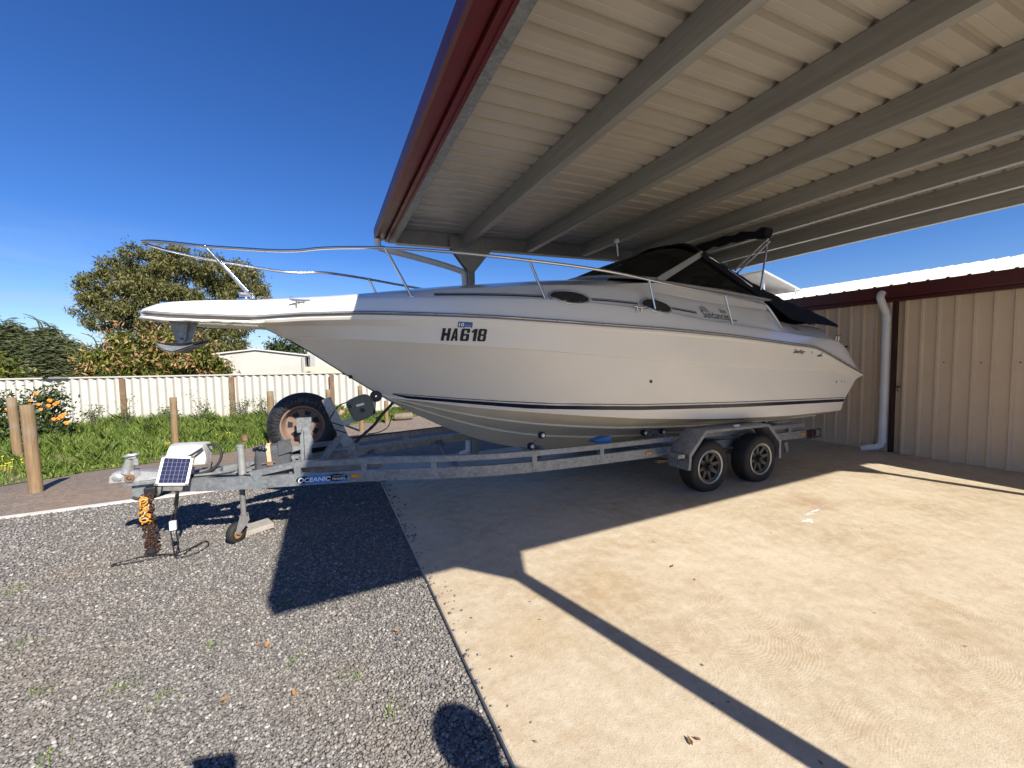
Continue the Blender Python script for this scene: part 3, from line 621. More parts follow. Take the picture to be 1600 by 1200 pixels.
# ================================================================== PLANTS AND TREES
def leaf_cloud(lobes, n, ln, wd, droop=.5, shell=.55, dirv=None, gap=0., spread=.0, tight=False):
    """lobes: (x,y,z,r) ; each leaf a folded diamond"""
    L = np.array(lobes, float); wts = L[:,3]**2.2; wts /= wts.sum()
    k = rng.choice(len(L), n, p=wts); d = rng.normal(size=(n,3)); d /= np.linalg.norm(d, axis=1)[:,None]
    rad = L[k,3]*(shell+(1-shell)*rng.random(n))**.8
    c = L[k,:3]+d*rad[:,None]*np.array([1,1,.85])
    # clumping: pull leaves towards nearby twig points
    m = max(20, n//26); tw = c[rng.choice(n, m)]; idx = rng.integers(0, m, n)
    use = rng.random(n) < (.5 if tight else .82)
    off = rng.normal(size=(n,3))*(ln*(.6 if tight else 1.15)+spread); c = np.where(use[:,None], tw[idx]+off, c)
    if dirv is None: t = rng.normal(size=(n,3)); t[:,2] -= droop*1.6
    else: t = np.array(dirv)[None]+rng.normal(size=(n,3))*.35
    t /= np.linalg.norm(t, axis=1)[:,None]; s = np.cross(t, rng.normal(size=(n,3))); s /= np.linalg.norm(s, axis=1)[:,None]
    nn = np.cross(t, s)
    l = ln*(.6+.8*rng.random(n))[:,None]; w = wd*(.6+.8*rng.random(n))[:,None]
    p0 = c; p1 = c+t*l*.45+s*w*.5+nn*w*.15; p2 = c+t*l; p3 = c+t*l*.45-s*w*.5+nn*w*.15
    P = np.stack([p0,p1,p2,p3], 1).reshape(-1,3); F = (np.arange(4)[None]+np.arange(n)[:,None]*4).ravel()
    return P, F
def clumps(lobes, k, f, rr):
    out = []
    for x, y, z, r in lobes:
        for i in range(k):
            d = Vector((random.gauss(0,1), random.gauss(0,1), random.gauss(0,1)+.15)).normalized(); q = r*rr*random.uniform(.7, 1.3); out.append((x+d.x*r*f, y+d.y*r*f, z+d.z*r*f*.9, q))
        out.append((x, y, z, r*.6))
    return out
def limbs(m, base, lobes, r0, frac=.55):
    base = Vector(base)
    for lo in lobes:
        e = Vector(lo[:3]); midp = base.lerp(e, .5)+Vector((random.uniform(-.2,.2), random.uniform(-.2,.2), -.12*(e-base).length))
        m.tube(smooth_path([base, midp, e], 4), [r0*(1-.85*i/8) for i in range(9)], 6)
def px_lobe(px, py, rpx, D, jitter=.0):
    """lobe from bearings measured in the photograph, at plan distance Y = D"""
    d = _w*FPX+_r*(px-800)-_u*(py-600); t = D/d.y; P = Vector((0,0,CAM_H))+d*t
    return (P.x, D+jitter, P.z, rpx*t*d.dot(_w)/FPX)
def at(px, py, D): return px_lobe(px, py, 1, D)[:3]

# gum tree
lob = [px_lobe(*a) for a in ((190,440,40,26),(235,420,38,26,.8),(285,420,40,26),(330,432,38,25.6),(375,440,36,26),(402,458,22,26),(150,448,26,26),(140,478,24,25.7),(175,478,36,25.5),(225,470,42,25.2),(280,480,42,26),(335,482,40,25.5),(380,478,34,26),(165,420,18,26),(210,398,20,26),(262,400,22,26.4),(185,505,20,25.6),(235,515,26,26),(290,525,32,26.4),(340,530,32,26),(362,548,24,26),(330,560,26,26),(372,515,18,26),(150,500,16,25.5))]
base = (-5.6, 26.2, -.33)
gt = thing('gum_tree', base, 'large rounded gum tree with olive foliage behind the white fence', 'tree')
P, F = leaf_cloud(clumps(lob, 15, .82, .33), 62000, .19, .052, .7, .15, tight=True); raw_mesh('crown', P, F, 4, M['euc'], gt)
mb = MB(); mb.tube([(-5.6,26.2,-.34), (-5.5,26.2,1.2), (-5.7,26.1,2.6)], [.42,.34,.27], 10); limbs(mb, (-5.7,26.1,2.4), lob[::2], .16); mb.build('trunk', M['bark'], gt, smooth=60)

# broad-leaved flowering tree in front of it
lob = [px_lobe(*a) for a in ((160,565,26,18),(195,548,24,18),(235,550,28,18),(275,548,28,18),(310,560,26,17.8),(335,578,20,18),(180,585,28,17.8),(230,582,30,17.6),(285,580,30,17.8),(145,585,18,18),(255,528,18,18.2),(185,530,14,18.2),(215,575,26,17.5))]
mt = thing('flowering_tree', (-4.9, 18, -.33), 'bushy broad leaved tree with rusty flower heads just behind the fence', 'tree')
P, F = leaf_cloud(clumps(lob, 12, .8, .34), 17000, .22, .055, .6, .2, tight=True); raw_mesh('crown', P, F, 4, M['mango'], mt)
lobf = [(l[0], l[1]-.15, l[2]+.12, l[3]*.98) for l in lob]
P, F = leaf_cloud(lobf, 1500, .15, .05, -.5, .85); raw_mesh('flower_heads', P, F, 4, M['bloom'], mt)
mb = MB(); mb.tube([(-4.9,18,-.34), (-4.95,18,.9)], [.16,.12], 9); limbs(mb, (-4.95,18,.8), lob, .07); mb.build('trunk', M['bark'], mt, smooth=60)

# feathery wind-bent tree at the far left
lob = [px_lobe(*a) for a in ((-20,530,34,23),(-5,508,18,23),(75,528,16,23),(100,540,14,23),(20,540,28,23),(55,535,28,23),(25,520,16,23),(55,512,13,23),(85,552,22,23),(110,562,18,23),(40,560,30,23),(75,575,22,23),(110,585,18,23),(0,570,30,23),(-50,560,40,23))]
ct = thing('feathery_tree', (-10.6, 23, -.33), 'wispy wind bent tree with feathery grey green foliage at far left', 'tree')
P, F = leaf_cloud([(a+.5, b, c-.25, d*.85) for a, b, c, d in lob], 30000, .24, .045, 0, .15, dirv=(-1,0,-.05), tight=True); raw_mesh('crown', P, F, 4, M['casu'], ct)
mb = MB(); mb.tube([(-10.6,23,-.34), (-10.7,23,1.6), (-10.9,23,2.6)], [.18,.13,.07], 8); limbs(mb, (-10.7,23,1.4), lob, .06)
mb.build('trunk', M['bark'], ct, smooth=60)
mb = MB()
for (px, py) in ((40,492),(46,497),(58,500),(80,512),(88,520),(130,522),(72,508)):
    a = Vector(at(px+24, py+26, 23)); b_ = Vector(at(px+16, py+6, 23)); c_ = Vector(at(px-4, py-2, 23)); mb.tube(smooth_path([a, b_, c_], 4), [.03,.03,.028,.026,.024,.02,.015,.012,.008], 4)
mb.build('drooping_twigs', M['casu'], ct)
# small dark tree seen past the bow and a low bush at far left
lob = [px_lobe(*a) for a in ((425,545,9,38),(440,540,9,38),(452,546,10,38),(438,550,10,38),(465,549,8,38))]
pt = thing('dark_round_tree', (-2.6, 38, -.33), 'small dark tree showing above the pale shed roof under the bow', 'tree')
P, F = leaf_cloud(lob, 1600, .30, .12, .2, .3); raw_mesh('crown', P, F, 4, M['pine'], pt)
MB().tube([(-2.6,38,-.34),(-2.6,38,2.2)], [.2,.12], 8).build('trunk', M['bark'], pt)
lob = [px_lobe(*a) for a in ((5,585,16,19),(30,588,12,19),(-20,575,24,19),(0,560,8,19))]
bt = thing('low_green_bush', (-9.8, 19, -.33), 'bright green bush peeping over the fence at far left', 'bush')
P, F = leaf_cloud(lob, 1500, .16, .06, .3, .3); raw_mesh('crown', P, F, 4, M['mango'], bt)
mb = MB(); limbs(mb, (-9.8,19,-.34), lob, .04); mb.build('stem', M['bark'], bt)

# shrub with orange blooms in front of the fence
lob = [px_lobe(*a) for a in ((20,640,22,13.30),(50,628,20,13.30),(75,622,16,13.18),(95,615,12,13.18),(60,650,24,13.18),(85,645,20,13.18),(30,665,24,13.05),(70,672,20,13.05),(5,655,22,13.30),(-20,640,26,13.30),(95,630,14,13.18),(85,668,16,13.05),(50,685,14,13.05))]
rs = thing('orange_bloom_shrub', (-6.04, 13.2, -.33), 'leggy dark green shrub with orange blooms against the white fence at far left', 'shrub')
P, F = leaf_cloud(lob, 3000, .10, .05, .1, .3, spread=.02); raw_mesh('foliage', P, F, 4, M['rose'], rs)
mb = MB(); limbs(mb, (-6.04,13.2,-.34), lob, .017); limbs(mb, (-6.28,13.2,-.34), lob[:6], .017); mb.build('stem', M['bark'], rs)
for (px, py) in ((78,626),(86,632),(76,634),(48,626),(60,632),(96,651),(84,655),(104,661),(90,629),(57,615),(12,640),(100,648),(92,654),(64,640)):
    p = at(px, py, 12.87); m = MB(); r = .034+.022*random.random()
    for q in range(7):
        a = q*.9; m.sphere((p[0]+r*.5*math.cos(a), p[1]-.01+.012*math.sin(a*2), p[2]+r*.5*math.sin(a)), r*.55, 6, 4, (1,.6,1))
    m.build('bloom', M['petal'], rs)

def weed(x, y, h, n, label, col='weed'):
    x *= 1.22; y *= 1.22; h *= 1.2; base = Vector((x, y, ground_z(y)+.04)); t = thing('weed', base, label, 'weed', 'weeds growing along the fence')
    m = MB(); lobs = []
    for i in range(n):
        a = random.random()*6.28; hh = h*(.55+.45*random.random()); e = base+Vector((math.cos(a)*.22*h*random.random()*1.6, math.sin(a)*.15*h, hh))
        m.tube(smooth_path([base+Vector((math.cos(a)*.04, math.sin(a)*.04, 0)), base.lerp(e,.55)+Vector((.02,0,.03)), e], 3), [.006]*6+[.003], 4)
        for q in range(5): 
            c = base.lerp(e, .3+.7*q/4); lobs.append((c.x, c.y, c.z, .05+.05*random.random()))
    m.build('stem', M['bark'], t)
    P, F = leaf_cloud(lobs, 70*n, .06, .024, .2, .1, spread=.015); raw_mesh('leaves', P, F, 4, M[col], t)
WD = [(-4.85,12.3,.65,7,'leafy weed against the fence just right of the orange blooming shrub'),(-4.2,12.1,.75,5,'tall thin weed against the fence, second right of the blooming shrub'),(-3.6,12.5,.5,7,'dark green weed at the foot of the leftmost brown fence post'),
      (-3.25,11.9,.6,4,'straggly weed beside the middle timber post in the grass'),(-2.75,11.9,.85,5,'tallest straggly weed right of the middle timber post'),(-1.95,11.9,.75,8,'yellowish bushy weed at the foot of the middle fence post'),(-1.45,11.7,.7,6,'thin seeding weed left of the spare wheel'),(1.9,11.4,.6,6,'bushy weed against the fence under the bow')]
for w_ in WD: weed(*w_)

# ================================================================== NEIGHBOURING BUILDINGS
def corner(px, py, D): return Vector(at(px, py, D))
nb = thing('neighbour_shed', (-2.6, 22, -.33), 'pale metal shed with low pitched roof behind the fence, partly tree shaded', 'shed')
mb = MB(); mb.prism([(-5.2, -.4), (-.9, -.4), (-.9, 1.86), (-2.9, 2.14), (-5.2, 1.85)], 'Y', 22, 27); mb.build('wall', M['offwall'], nb)
mb = MB(); mb.prism([(-5.3, 1.86), (-2.9, 2.16), (-.75, 1.86), (-.75, 1.92), (-2.9, 2.22), (-5.3, 1.92)], 'Y', 21.9, 27.1); mb.build('roof', M['offroof'], nb)
mb = MB(); mb.box((-.98, 21.95, .7), (.09, .09, 2.2)); mb.build('corner_post', M['greywall'], nb)
n2 = thing('neighbour_house', (1.2, 24, -.33), 'taller white sheet walled building behind the fence, half hidden by the bow', 'building')
mb = MB(); mb.box((2.4, 27, 1.0), (6.4, 5, 2.8)); mb.build('wall', M['offwall'], n2)
mb = MB(); mb.box((2.4, 26.9, 2.46), (6.8, 5.5, .1)); mb.build('roof', M['pvc'], n2)
mb = MB(); mb.box((-.62, 24.4, .8), (.25, .15, 2.4)); mb.build('downpipe', M['greywall'], n2)
n3 = thing('beige_awning', (.2, 18.7, -.33), 'flat beige awning roof just above the fence under the bow', 'awning')
mb = MB(); mb.box((.9, 18.7, 1.33), (3.3, 1.4, .05)); mb.box((.9, 18.0, 1.24), (3.3, .05, .12)); mb.build('roof', M['beige'], n3)
[MB().box((x, 18.1, .44), (.07, .07, 1.6)).build('post', M['greywall'], n3) for x in (-.6, .9, 2.4)]
n4 = thing('grey_shed', (-11, 27, -.33), 'long low grey shed half hidden behind the feathery tree at far left', 'shed')
mb = MB(); mb.box((-13, 29, .65), (9, 4, 2.1)); mb.build('wall', M['greywall'], n4)
mb = MB(); mb.prism([(26.8, 1.66), (29, 2.0), (31.2, 1.66), (31.2, 1.72), (29, 2.06), (26.8, 1.72)], 'X', -17.6, -8.4); mb.build('roof', M['offroof'], n4)
# ================================================================== BOAT
YC = 4.32
boat = thing('cabin_cruiser', (2.7, YC, .3), 'white cabin cruiser with navy stripe and tinted windscreen resting on the trailer', 'boat')
T_b = [(-1.355,0),(-1.345,.06),(-1.32,.13),(-1.27,.19),(-1.2,.24),(-1.1,.28),(-.8,.32),(-.5,.365),(-.32,.42),(-.12,.51),(0,.56),(.27,.69),(.5,.8),(.76,.9),(1,.99),(1.26,1.06),(1.5,1.12),(2,1.2),(2.5,1.24),(3,1.27),(4.5,1.28),(6,1.24),(6.85,1.21)]
T_zs = [(-1.355,1.93),(-1.12,1.90),(-.86,1.892),(-.51,1.884),(-.32,1.90),(-.12,1.909),(.27,1.911),(.76,1.89),(1.26,1.868),(1.71,1.842),(2.34,1.807),(3.09,1.773),(4.02,1.717),(5.19,1.623),(5.5,1.60),(5.65,1.582),(5.8,1.545),(6,1.483),(6.34,1.372),(6.81,1.22)]
T_keel = [(-.58,1.87),(-.5,1.825),(-.3,1.715),(-.1,1.58),(.05,1.47),(.23,1.34),(.41,1.215),(.59,1.09),(.85,.94),(1.13,.79),(1.4,.665),(1.64,.57),(1.97,.475),(2.3,.415),(2.8,.36),(3.5,.33),(6.6,.31)]
T_bc = [(.45,.0),(.6,.10),(.8,.22),(1.0,.335),(1.2,.45),(1.6,.63),(2,.77),(2.5,.89),(3,.97),(4,1.05),(5,1.08),(6.6,1.08)]
T_zc = [(.45,1.19),(.6,1.135),(.87,1.1),(1.04,1.073),(1.29,1.038),(1.55,1.007),(1.86,.972),(2.31,.922),(3.03,.849),(4.26,.762),(5.5,.716),(6.6,.708)]
T_bk = [(-.35,.0),(-.25,.10),(-.1,.235),(.07,.37),(.27,.51),(.67,.73),(.93,.87),(1.3,1.0),(1.74,1.09),(2.12,1.14),(2.84,1.185),(3.71,1.205),(5.31,1.19),(6.02,1.165),(6.7,1.15)]
T_zk = [(-.35,1.742),(-.1,1.722),(.27,1.694),(.67,1.661),(.93,1.638),(1.74,1.578),(2.12,1.544),(2.84,1.479),(3.71,1.41),(5.31,1.315),(6.02,1.28),(6.7,1.19)]
def hull_section(X):
    b = itp(X, T_b); zs = itp(X, T_zs); zk = itp(X, T_keel)
    bc = itp(X, T_bc) if X > .45 else 0.0; zc = max(itp(X, T_zc), zk) if X > .45 else zk
    bk = itp(X, T_bk) if X > -.35 else 0.0; zkn = max(itp(X, T_zk), zk) if X > -.35 else zk
    P = [(0, zk)]
    for f in (.36, .68):                                           # two lifting strakes
        n = f*bc; z = zk+(zc-zk)*(f**.92); w = .032*min(1, bc/.5)
        P += [(n, z), (n+w, z+.002), (n+w*.98, z+.012+.008*min(1, bc/.5))]
    w = .03*min(1, bc/.5)
    P += [(bc-w, zc-.006*min(1,bc/.5)), (bc, zc), (bc+.004*min(1,bc/.5), zc+.012)]
    fl = .03*max(0, min(1, (2.2-X)/1.6))                            # concave flare forward
    for t in (.33, .66):
        n = bc+(bk-bc)*t; z = zc+(zkn-zc)*t; P.append((max(0, n-fl*math.sin(PI*t)+(.018 if X > 2 else 0)*math.sin(PI*t)), z))
    s = .010*min(1, max(0, (X+.3)/.5))
    P += [(bk, zkn), (bk+s, zkn+.006), (bk+s+(b-bk)*.12, zkn+.035*min(1, max(.1,(X+.4)/.5)))]
    P += [(bk+(b-bk)*.55, zkn+(zs-zkn)*.55), (b-.012, zs-.05*min(1,max(0,(zs-zkn)/.12))), (b, zs-.03*min(1,max(0,(zs-zkn)/.12))), (b, zs)]
    return P
XS = [-.58,-.5,-.42,-.35,-.28,-.2,-.1,0,.1,.2,.3,.4,.45,.52,.6,.7,.8,.9,1,1.12,1.25,1.4,1.55,1.7,1.85,2,2.2,2.4,2.6,2.8,3,3.3,3.6,4,4.4,4.8,5.1,5.3,5.5,5.65,5.8,5.95,6.1,6.25,6.4]
def hull_rows(side):
    rows = []
    for X in XS: rows.append([(X, YC-side*n, z) for n, z in hull_section(X)])
    P = hull_section(6.55); last = []
    for i, (n, z) in enumerate(P):                                 # raked transom
        x = 6.57 if z < .86 else 6.57+(z-.86)*.70
        zz = z if z < 1.15 else min(z, 1.15+.07*(i-12)/6)
        if i >= 12: zz = 1.13+.09*(i-12)/max(1, len(P)-13)
        x = 6.57 if zz < .86 else 6.57+(zz-.86)*.70
        last.append((x, YC-side*n, zz))
    rows.append(last); return rows
mb = MB(); rn = hull_rows(1); rf = hull_rows(-1)
mb.grid(rn); mb.grid(rf)
nl = len(rn[-1]); mb.add(rn[-1]+rf[-1], [tuple(range(nl))+tuple(range(2*nl-1, nl, -1))])
bm = bmesh.new(); me_ = bpy.data.meshes.new('t'); me_.from_pydata(mb.v, [], mb.f); bm.from_mesh(me_); bmesh.ops.remove_doubles(bm, verts=bm.verts, dist=.0008); bmesh.ops.dissolve_degenerate(bm, edges=bm.edges, dist=.0005)
bm.verts.index_update(); hv = [v.co.copy() for v in bm.verts]; hf = [tuple(v.index for v in f.verts) for f in bm.faces]; bm.free()
HULL = MB().add(hv, hf); hull = HULL.build('hull', M['hull'], boat, smooth=14)

# deck moulding with bow pulpit and cabin trunk
T_zd = [(-1.355,1.94),(-1.3,1.957),(-1.2,1.988),(-1.05,2.014),(-.78,2.028),(-.32,2.04),(.08,2.048),(.67,2.048),(1.4,2.044),(1.81,2.042),(2.26,2.025),(2.83,1.99),(3.24,1.955),(3.7,1.903),(4.2,1.852),(4.77,1.808),(5.41,1.759),(6.0,1.71),(6.31,1.675),(6.45,1.62),(6.6,1.52),(6.84,1.27)]
T_zsh2 = [(2.0,2.2),(2.4,2.235),(2.76,2.262),(3.3,2.305),(4,2.268),(4.5,2.232),(5.09,2.19),(5.16,2.13),(5.22,2.02)]
T_zsh = [(-1.355,1.945),(-1.2,2.0),(-.4,2.055),(.1,2.075),(.7,2.115),(1.4,2.165),(2.0,2.2),(2.4,2.22),(3,2.211),(3.46,2.165),(3.94,2.116),(4.48,2.085),(5.09,2.062),(5.2,2.02),(5.3,1.94),(5.55,1.90),(6.0,1.882),(6.3,1.855),(6.45,1.72),(6.6,1.57),(6.84,1.285)]
T_zctr = [(-1.355,1.95),(-1.2,2.01),(-.83,2.058),(-.34,2.09),(-.13,2.10),(.32,2.15),(.9,2.235),(1.52,2.31),(2.2,2.39),(2.76,2.44),(3.3,2.42),(4,2.3),(5.1,2.15),(5.3,1.98),(6.3,1.87),(6.45,1.73),(6.6,1.58),(6.84,1.29)]
DX = [-1.355,-1.345,-1.32,-1.27,-1.2,-1.1,-.95,-.8,-.65,-.5,-.4,-.3,-.2,-.1,0,.15,.3,.5,.7,.9,1.1,1.3,1.5,1.7,1.9,2.1,2.3,2.5,2.7,2.9,3.1,3.3,3.5,3.8,4.1,4.4,4.7,5,5.09,5.2,5.3,5.45,5.6,5.8,6,6.15,6.3,6.38,6.45,6.52,6.6,6.68,6.76,6.84]
def deck_section(X):
    b = itp(X, T_b); zs = itp(X, T_zs); zd = itp(X, T_zd); zsh = itp(X, T_zsh); zc = itp(X, T_zctr)
    k = min(1, b/.3); ss = min(1, max(0, (X-.2)/1.2))              # cabin side grows aft of the bow
    pul = max(0, min(1, (-.45-X)/.2))
    bot = zs-.02*k if X > -.45 else zs-.035
    P = [(0, bot), (b*.72, bot), (b*.97, zs-.004), (b, zs+.008), (b, zs+.022*k), (b-.012*k, zs+.028*k)]
    P += [(b-.022*k, zs+(zd-zs)*.35), (b-.05*k, zs+(zd-zs)*.8), (b-.07*k, zd-.006), (b-.085*k, zd+.004)]
    P += [(b-.10*k-.06*k*ss, zd+.006+.004*ss)] if False else [(b-(.10+.015*ss)*k, zd+.008)]
    sh = b-(.17+.11*ss)*k
    P += [(b-(.115+.05*ss)*k, zd+(zsh-zd)*.35+.006), (sh+.035*k, zd+(zsh-zd)*.80), (sh+.012*k, zsh-(zsh-zd)*.05), (sh-.01*k, zsh+.008*k), (sh-.03*k, zsh+.012*k)]
    if 2.0 < X < 5.25:
        z2 = itp(X, T_zsh2)
        if z2 > zsh+.012: P[-1] = (sh-.055*k, z2); zsh = z2-.012*k; zc = max(zc, z2+.01); sh -= .025*k
    for t in (.75, .5, .25, 0):
        P.append((max(0, (sh-.03*k))*t, zsh+.012*k+(zc-zsh-.012*k)*(1-t**2)))
    return P
mb = MB()
for side in (1, -1):
    rows = [[(X, YC-side*n, z) for n, z in deck_section(X)] for X in DX]; mb.grid(rows)
    if side == 1: r1 = rows
nl = len(r1[-1]); mb.add(r1[-1]+rows[-1], [tuple(range(nl))+tuple(range(2*nl-2, nl, -1))])
bm = bmesh.new(); me_ = bpy.data.meshes.new('t'); me_.from_pydata(mb.v, [], mb.f); bm.from_mesh(me_); bmesh.ops.remove_doubles(bm, verts=bm.verts, dist=.0008); bmesh.ops.dissolve_degenerate(bm, edges=bm.edges, dist=.0004)
bm.verts.index_update(); dv = [v.co.copy() for v in bm.verts]; df = [tuple(v.index for v in f.verts) for f in bm.faces]; bm.free()
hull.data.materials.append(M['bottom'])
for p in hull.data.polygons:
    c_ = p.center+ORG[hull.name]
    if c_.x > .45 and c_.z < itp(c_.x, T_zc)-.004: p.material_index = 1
deck = MB().add(dv, df).build('deck', M['gel'], boat, smooth=22)
TREE_H = BVHTree.FromPolygons(hv, hf); TREE_D = BVHTree.FromPolygons(dv, df)
def onto(X, z, which='H', off=.003):
    t = TREE_H if which == 'H' else TREE_D
    loc, nrm, i, d = t.ray_cast(Vector((X, YC-2.4, z)), Vector((0,1,0)))
    if loc is None: return Vector((X, YC-1.2, z))
    if nrm.y > 0: nrm = -nrm
    return loc+nrm*off
# rub rail
mb = MB()
for side in (1, -1):
    pts = [(x, YC-side*(itp(x, T_b)+.004), itp(x, T_zs)+.004) for x in np.linspace(-1.35, 6.82, 90)]
    if side == 1: near = pts
    mb.tube(pts, .016, 8)
rr = mb.build('rub_rail', M['rubrail'], boat, smooth=60)
mb = MB()
for side in (1, -1):
    pts = [(x, YC-side*(itp(x, T_b)+.019), itp(x, T_zs)+.006) for x in np.linspace(-1.34, 6.8, 90)]; mb.tube(pts, .0055, 6)
mb.build('rail_insert', M['railinsert'], rr, smooth=60)
mb = MB()                                                          # white lips under the rail round the pulpit
for dz, r in ((-.035, .012),):
    for side in (1, -1):
        mb.tube([(x, YC-side*(itp(x, T_b)-.002), itp(x, T_zs)+dz) for x in np.linspace(-1.352, -.45, 26)], r, 6)
mb.build('pulpit_lip', M['gel'], deck, smooth=60)

def strip(xs, ztop, zbot, which, mat, name, parent, off=.003, rows=3):
    m = MB(); g = []
    for x in xs:
        g.append([onto(x, zbot(x)+(ztop(x)-zbot(x))*j/rows, which, off) for j in range(rows+1)])
    m.grid(g); return m.build(name, mat, parent, smooth=180)
T_st = [(.55,1.196),(.6,1.190),(.74,1.176),(1.08,1.145),(1.53,1.104),(2.05,1.063),(3.0,1.013),(4.38,.966),(6.57,.898)]
T_sb = [(.55,1.192),(.74,1.130),(1.08,1.095),(1.42,1.058),(1.83,1.013),(3.0,.948),(4.39,.897),(6.57,.835)]
xs = [x for x in np.linspace(.60, 6.57, 90)]
wd = lambda x: itp(x, T_st)-itp(x, T_sb)
strip(xs, lambda x: itp(x, T_st), lambda x: itp(x, T_st)-.13*wd(x), 'H', M['pin'], 'pinstripe', boat, rows=1)
strip(xs, lambda x: itp(x, T_st)-.36*wd(x), lambda x: itp(x, T_sb), 'H', M['navy'], 'boot_stripe', boat)

# cabin-side pinstripe and oval ports
T_ps = [(.86,2.068),(1.2,2.073),(1.6,2.070),(1.9,2.064),(2.5,2.052),(3.0,2.026),(3.3,2.005),(3.68,1.968)]
for x0, x1 in ((.88, 1.86), (2.33, 2.87), (3.32, 3.68)):
    strip(np.linspace(x0, x1, 16), lambda x: itp(x, T_ps)+.008, lambda x: itp(x, T_ps)-.006, 'D', M['pin'], 'cabin_pinstripe', deck, rows=1, off=.004)
    strip(np.linspace(x0, x1, 16), lambda x: itp(x, T_ps)+.020, lambda x: itp(x, T_ps)+.014, 'D', M['pin'], 'cabin_pinstripe', deck, rows=1, off=.004)
def port(cx, cz, a, b, tilt):
    def E(k, s, off):
        t = 2*PI*k/40; c, sn = math.cos(t), math.sin(t)
        x = a*s*c; z = b*s*math.copysign(abs(sn)**1.12, sn); return onto(cx+x*math.cos(tilt)-z*math.sin(tilt)*.0, cz+z+x*math.tan(tilt), 'D', off)
    fr = MB().tube([E(k, 1.0, .006) for k in range(40)], .013, 8, closed=True).build('porthole', M['railinsert'], deck, smooth=60)
    m = MB(); m.tube([E(k, .90, .006) for k in range(40)], .007, 6, closed=True); m.build('porthole_gasket', M['black'], deck, smooth=60)
    m = MB(); c = onto(cx, cz, 'D', .008); ring = [E(k, .90, .007) for k in range(40)]; ring2 = [E(k, .5, .009) for k in range(40)]
    m.add([c]+ring2+ring, [(0, 1+k, 1+(k+1)%40) for k in range(40)]+[(1+k, 41+k, 41+(k+1)%40, 1+(k+1)%40) for k in range(40)])
    m.build('porthole_glass', M['portglass'], deck, smooth=180)
    m = MB(); m.sphere(onto(cx, cz-b*.55, 'D', .012), .012, 8, 5); m.build('porthole_latch', M['black'], deck)
port(2.095, 2.068, .205, .070, -.02); port(3.10, 2.020, .200, .078, -.055)

# ---- lettering (font outlines turned into meshes and laid on the surface)
def lettering(name, body, cx, cz, h, mat, parent, which='H', tilt=0., width=None, shear=0., bold=0., place=None, off=.0035, spacing=1.0):
    cu = bpy.data.curves.new('txt', 'FONT'); cu.body = body; cu.size = 1; cu.align_x = 'CENTER'; cu.align_y = 'CENTER'; cu.shear = shear; cu.offset = bold; cu.resolution_u = 4; cu.space_character = spacing
    o = bpy.data.objects.new('txt', cu); C.objects.link(o); dg = bpy.context.evaluated_depsgraph_get(); me = bpy.data.meshes.new_from_object(o.evaluated_get(dg))
    bpy.data.objects.remove(o)
    xs = [v.co.x for v in me.vertices]; ys = [v.co.y for v in me.vertices]
    mx_, my_ = (min(xs)+max(xs))/2, (min(ys)+max(ys))/2; sy = h/(max(ys)-min(ys)); sx_ = sy if width is None else width/(max(xs)-min(xs))
    m = MB(); vs = []
    for v in me.vertices:
        x, y = (v.co.x-mx_)*sx_, (v.co.y-my_)*sy
        if place: vs.append(place(x, y))
        else: vs.append(onto(cx+x*math.cos(tilt)-y*math.sin(tilt), cz+y*math.cos(tilt)+x*math.sin(tilt), which, off))
    m.add(vs, [tuple(p.vertices) for p in me.polygons]); bpy.data.meshes.remove(me)
    return m.build(name, mat, parent, fix=False)
mir = lambda q: [(1-x, y) for x, y in q]
def bx2(a, b, c, d): return [(a,b),(c,b),(c,d),(a,d)]
Aq = [(0,0),(.36,0),(.40,.2),(.44,.36),(.5,.75),(.5,1),(.3,1)]; e8 = [(0,.1),(.1,0),(.36,0),(.36,1),(.1,1),(0,.9),(0,.6),(.06,.52),(0,.44)]
GL = [(0,.184,[bx2(0,0,.36,1), bx2(.64,0,1,1), bx2(.36,.40,.64,.61)]), (.211,.37,[Aq, mir(Aq), [(.40,.2),(.60,.2),(.56,.36),(.44,.36)]]),
      (.418,.616,[[(0,.1),(.1,0),(.36,0),(.36,1),(.1,1),(0,.9)], bx2(.36,.85,.64,1), [(.64,.66),(1,.66),(1,.9),(.9,1),(.64,1)], bx2(.36,0,.64,.15), [(.64,0),(.9,0),(1,.1),(1,.48),(.9,.58),(.64,.58)], bx2(.36,.43,.64,.58)]),
      (.66,.785,[[(.38,0),(.95,0),(.95,1),(.5,1),(0,.83),(0,.66),(.38,.73)]]), (.807,1.0,[e8, mir(e8), bx2(.36,.86,.64,1), bx2(.36,.44,.64,.58), bx2(.36,0,.64,.14)])]
mb = MB()
for a, b_, polys in GL:
    for q in polys:
        pts = []
        for x, y in q:
            X = (a+(b_-a)*x-.5)*.36+(y-.5)*.012; pts.append(onto(1.095+X, 1.722+(y-.5)*.105-.035*X, 'H', .004))
        mb.add(pts, [tuple(range(len(pts)))])
mb.build('registration_number', M['letterblack'], hull, fix=False)
strip(np.linspace(1.035, 1.155, 5), lambda x: 1.832-.06*(x-1.035), lambda x: 1.786-.06*(x-1.035), 'H', M['regoblue'], 'rego_sticker', hull, off=.003)
lettering('sticker_number', '10', 1.065, 1.807, .030, M['letterwhite'], hull, width=.042, bold=.03, off=.0045)
strip(np.linspace(1.095, 1.147, 3), lambda x: 1.805, lambda x: 1.800, 'H', M['logopale'], 'sticker_line', hull, off=.0045, rows=1)
strip(np.linspace(1.095, 1.147, 3), lambda x: 1.788, lambda x: 1.783, 'H', M['letterwhite'], 'sticker_line', hull, off=.0045, rows=1)
lettering('model_lettering', 'Sundancer', 3.985, 1.955, .090, M['letterblack'], deck, 'D', width=.43, tilt=-.055, bold=.0, off=.005, spacing=1.1)
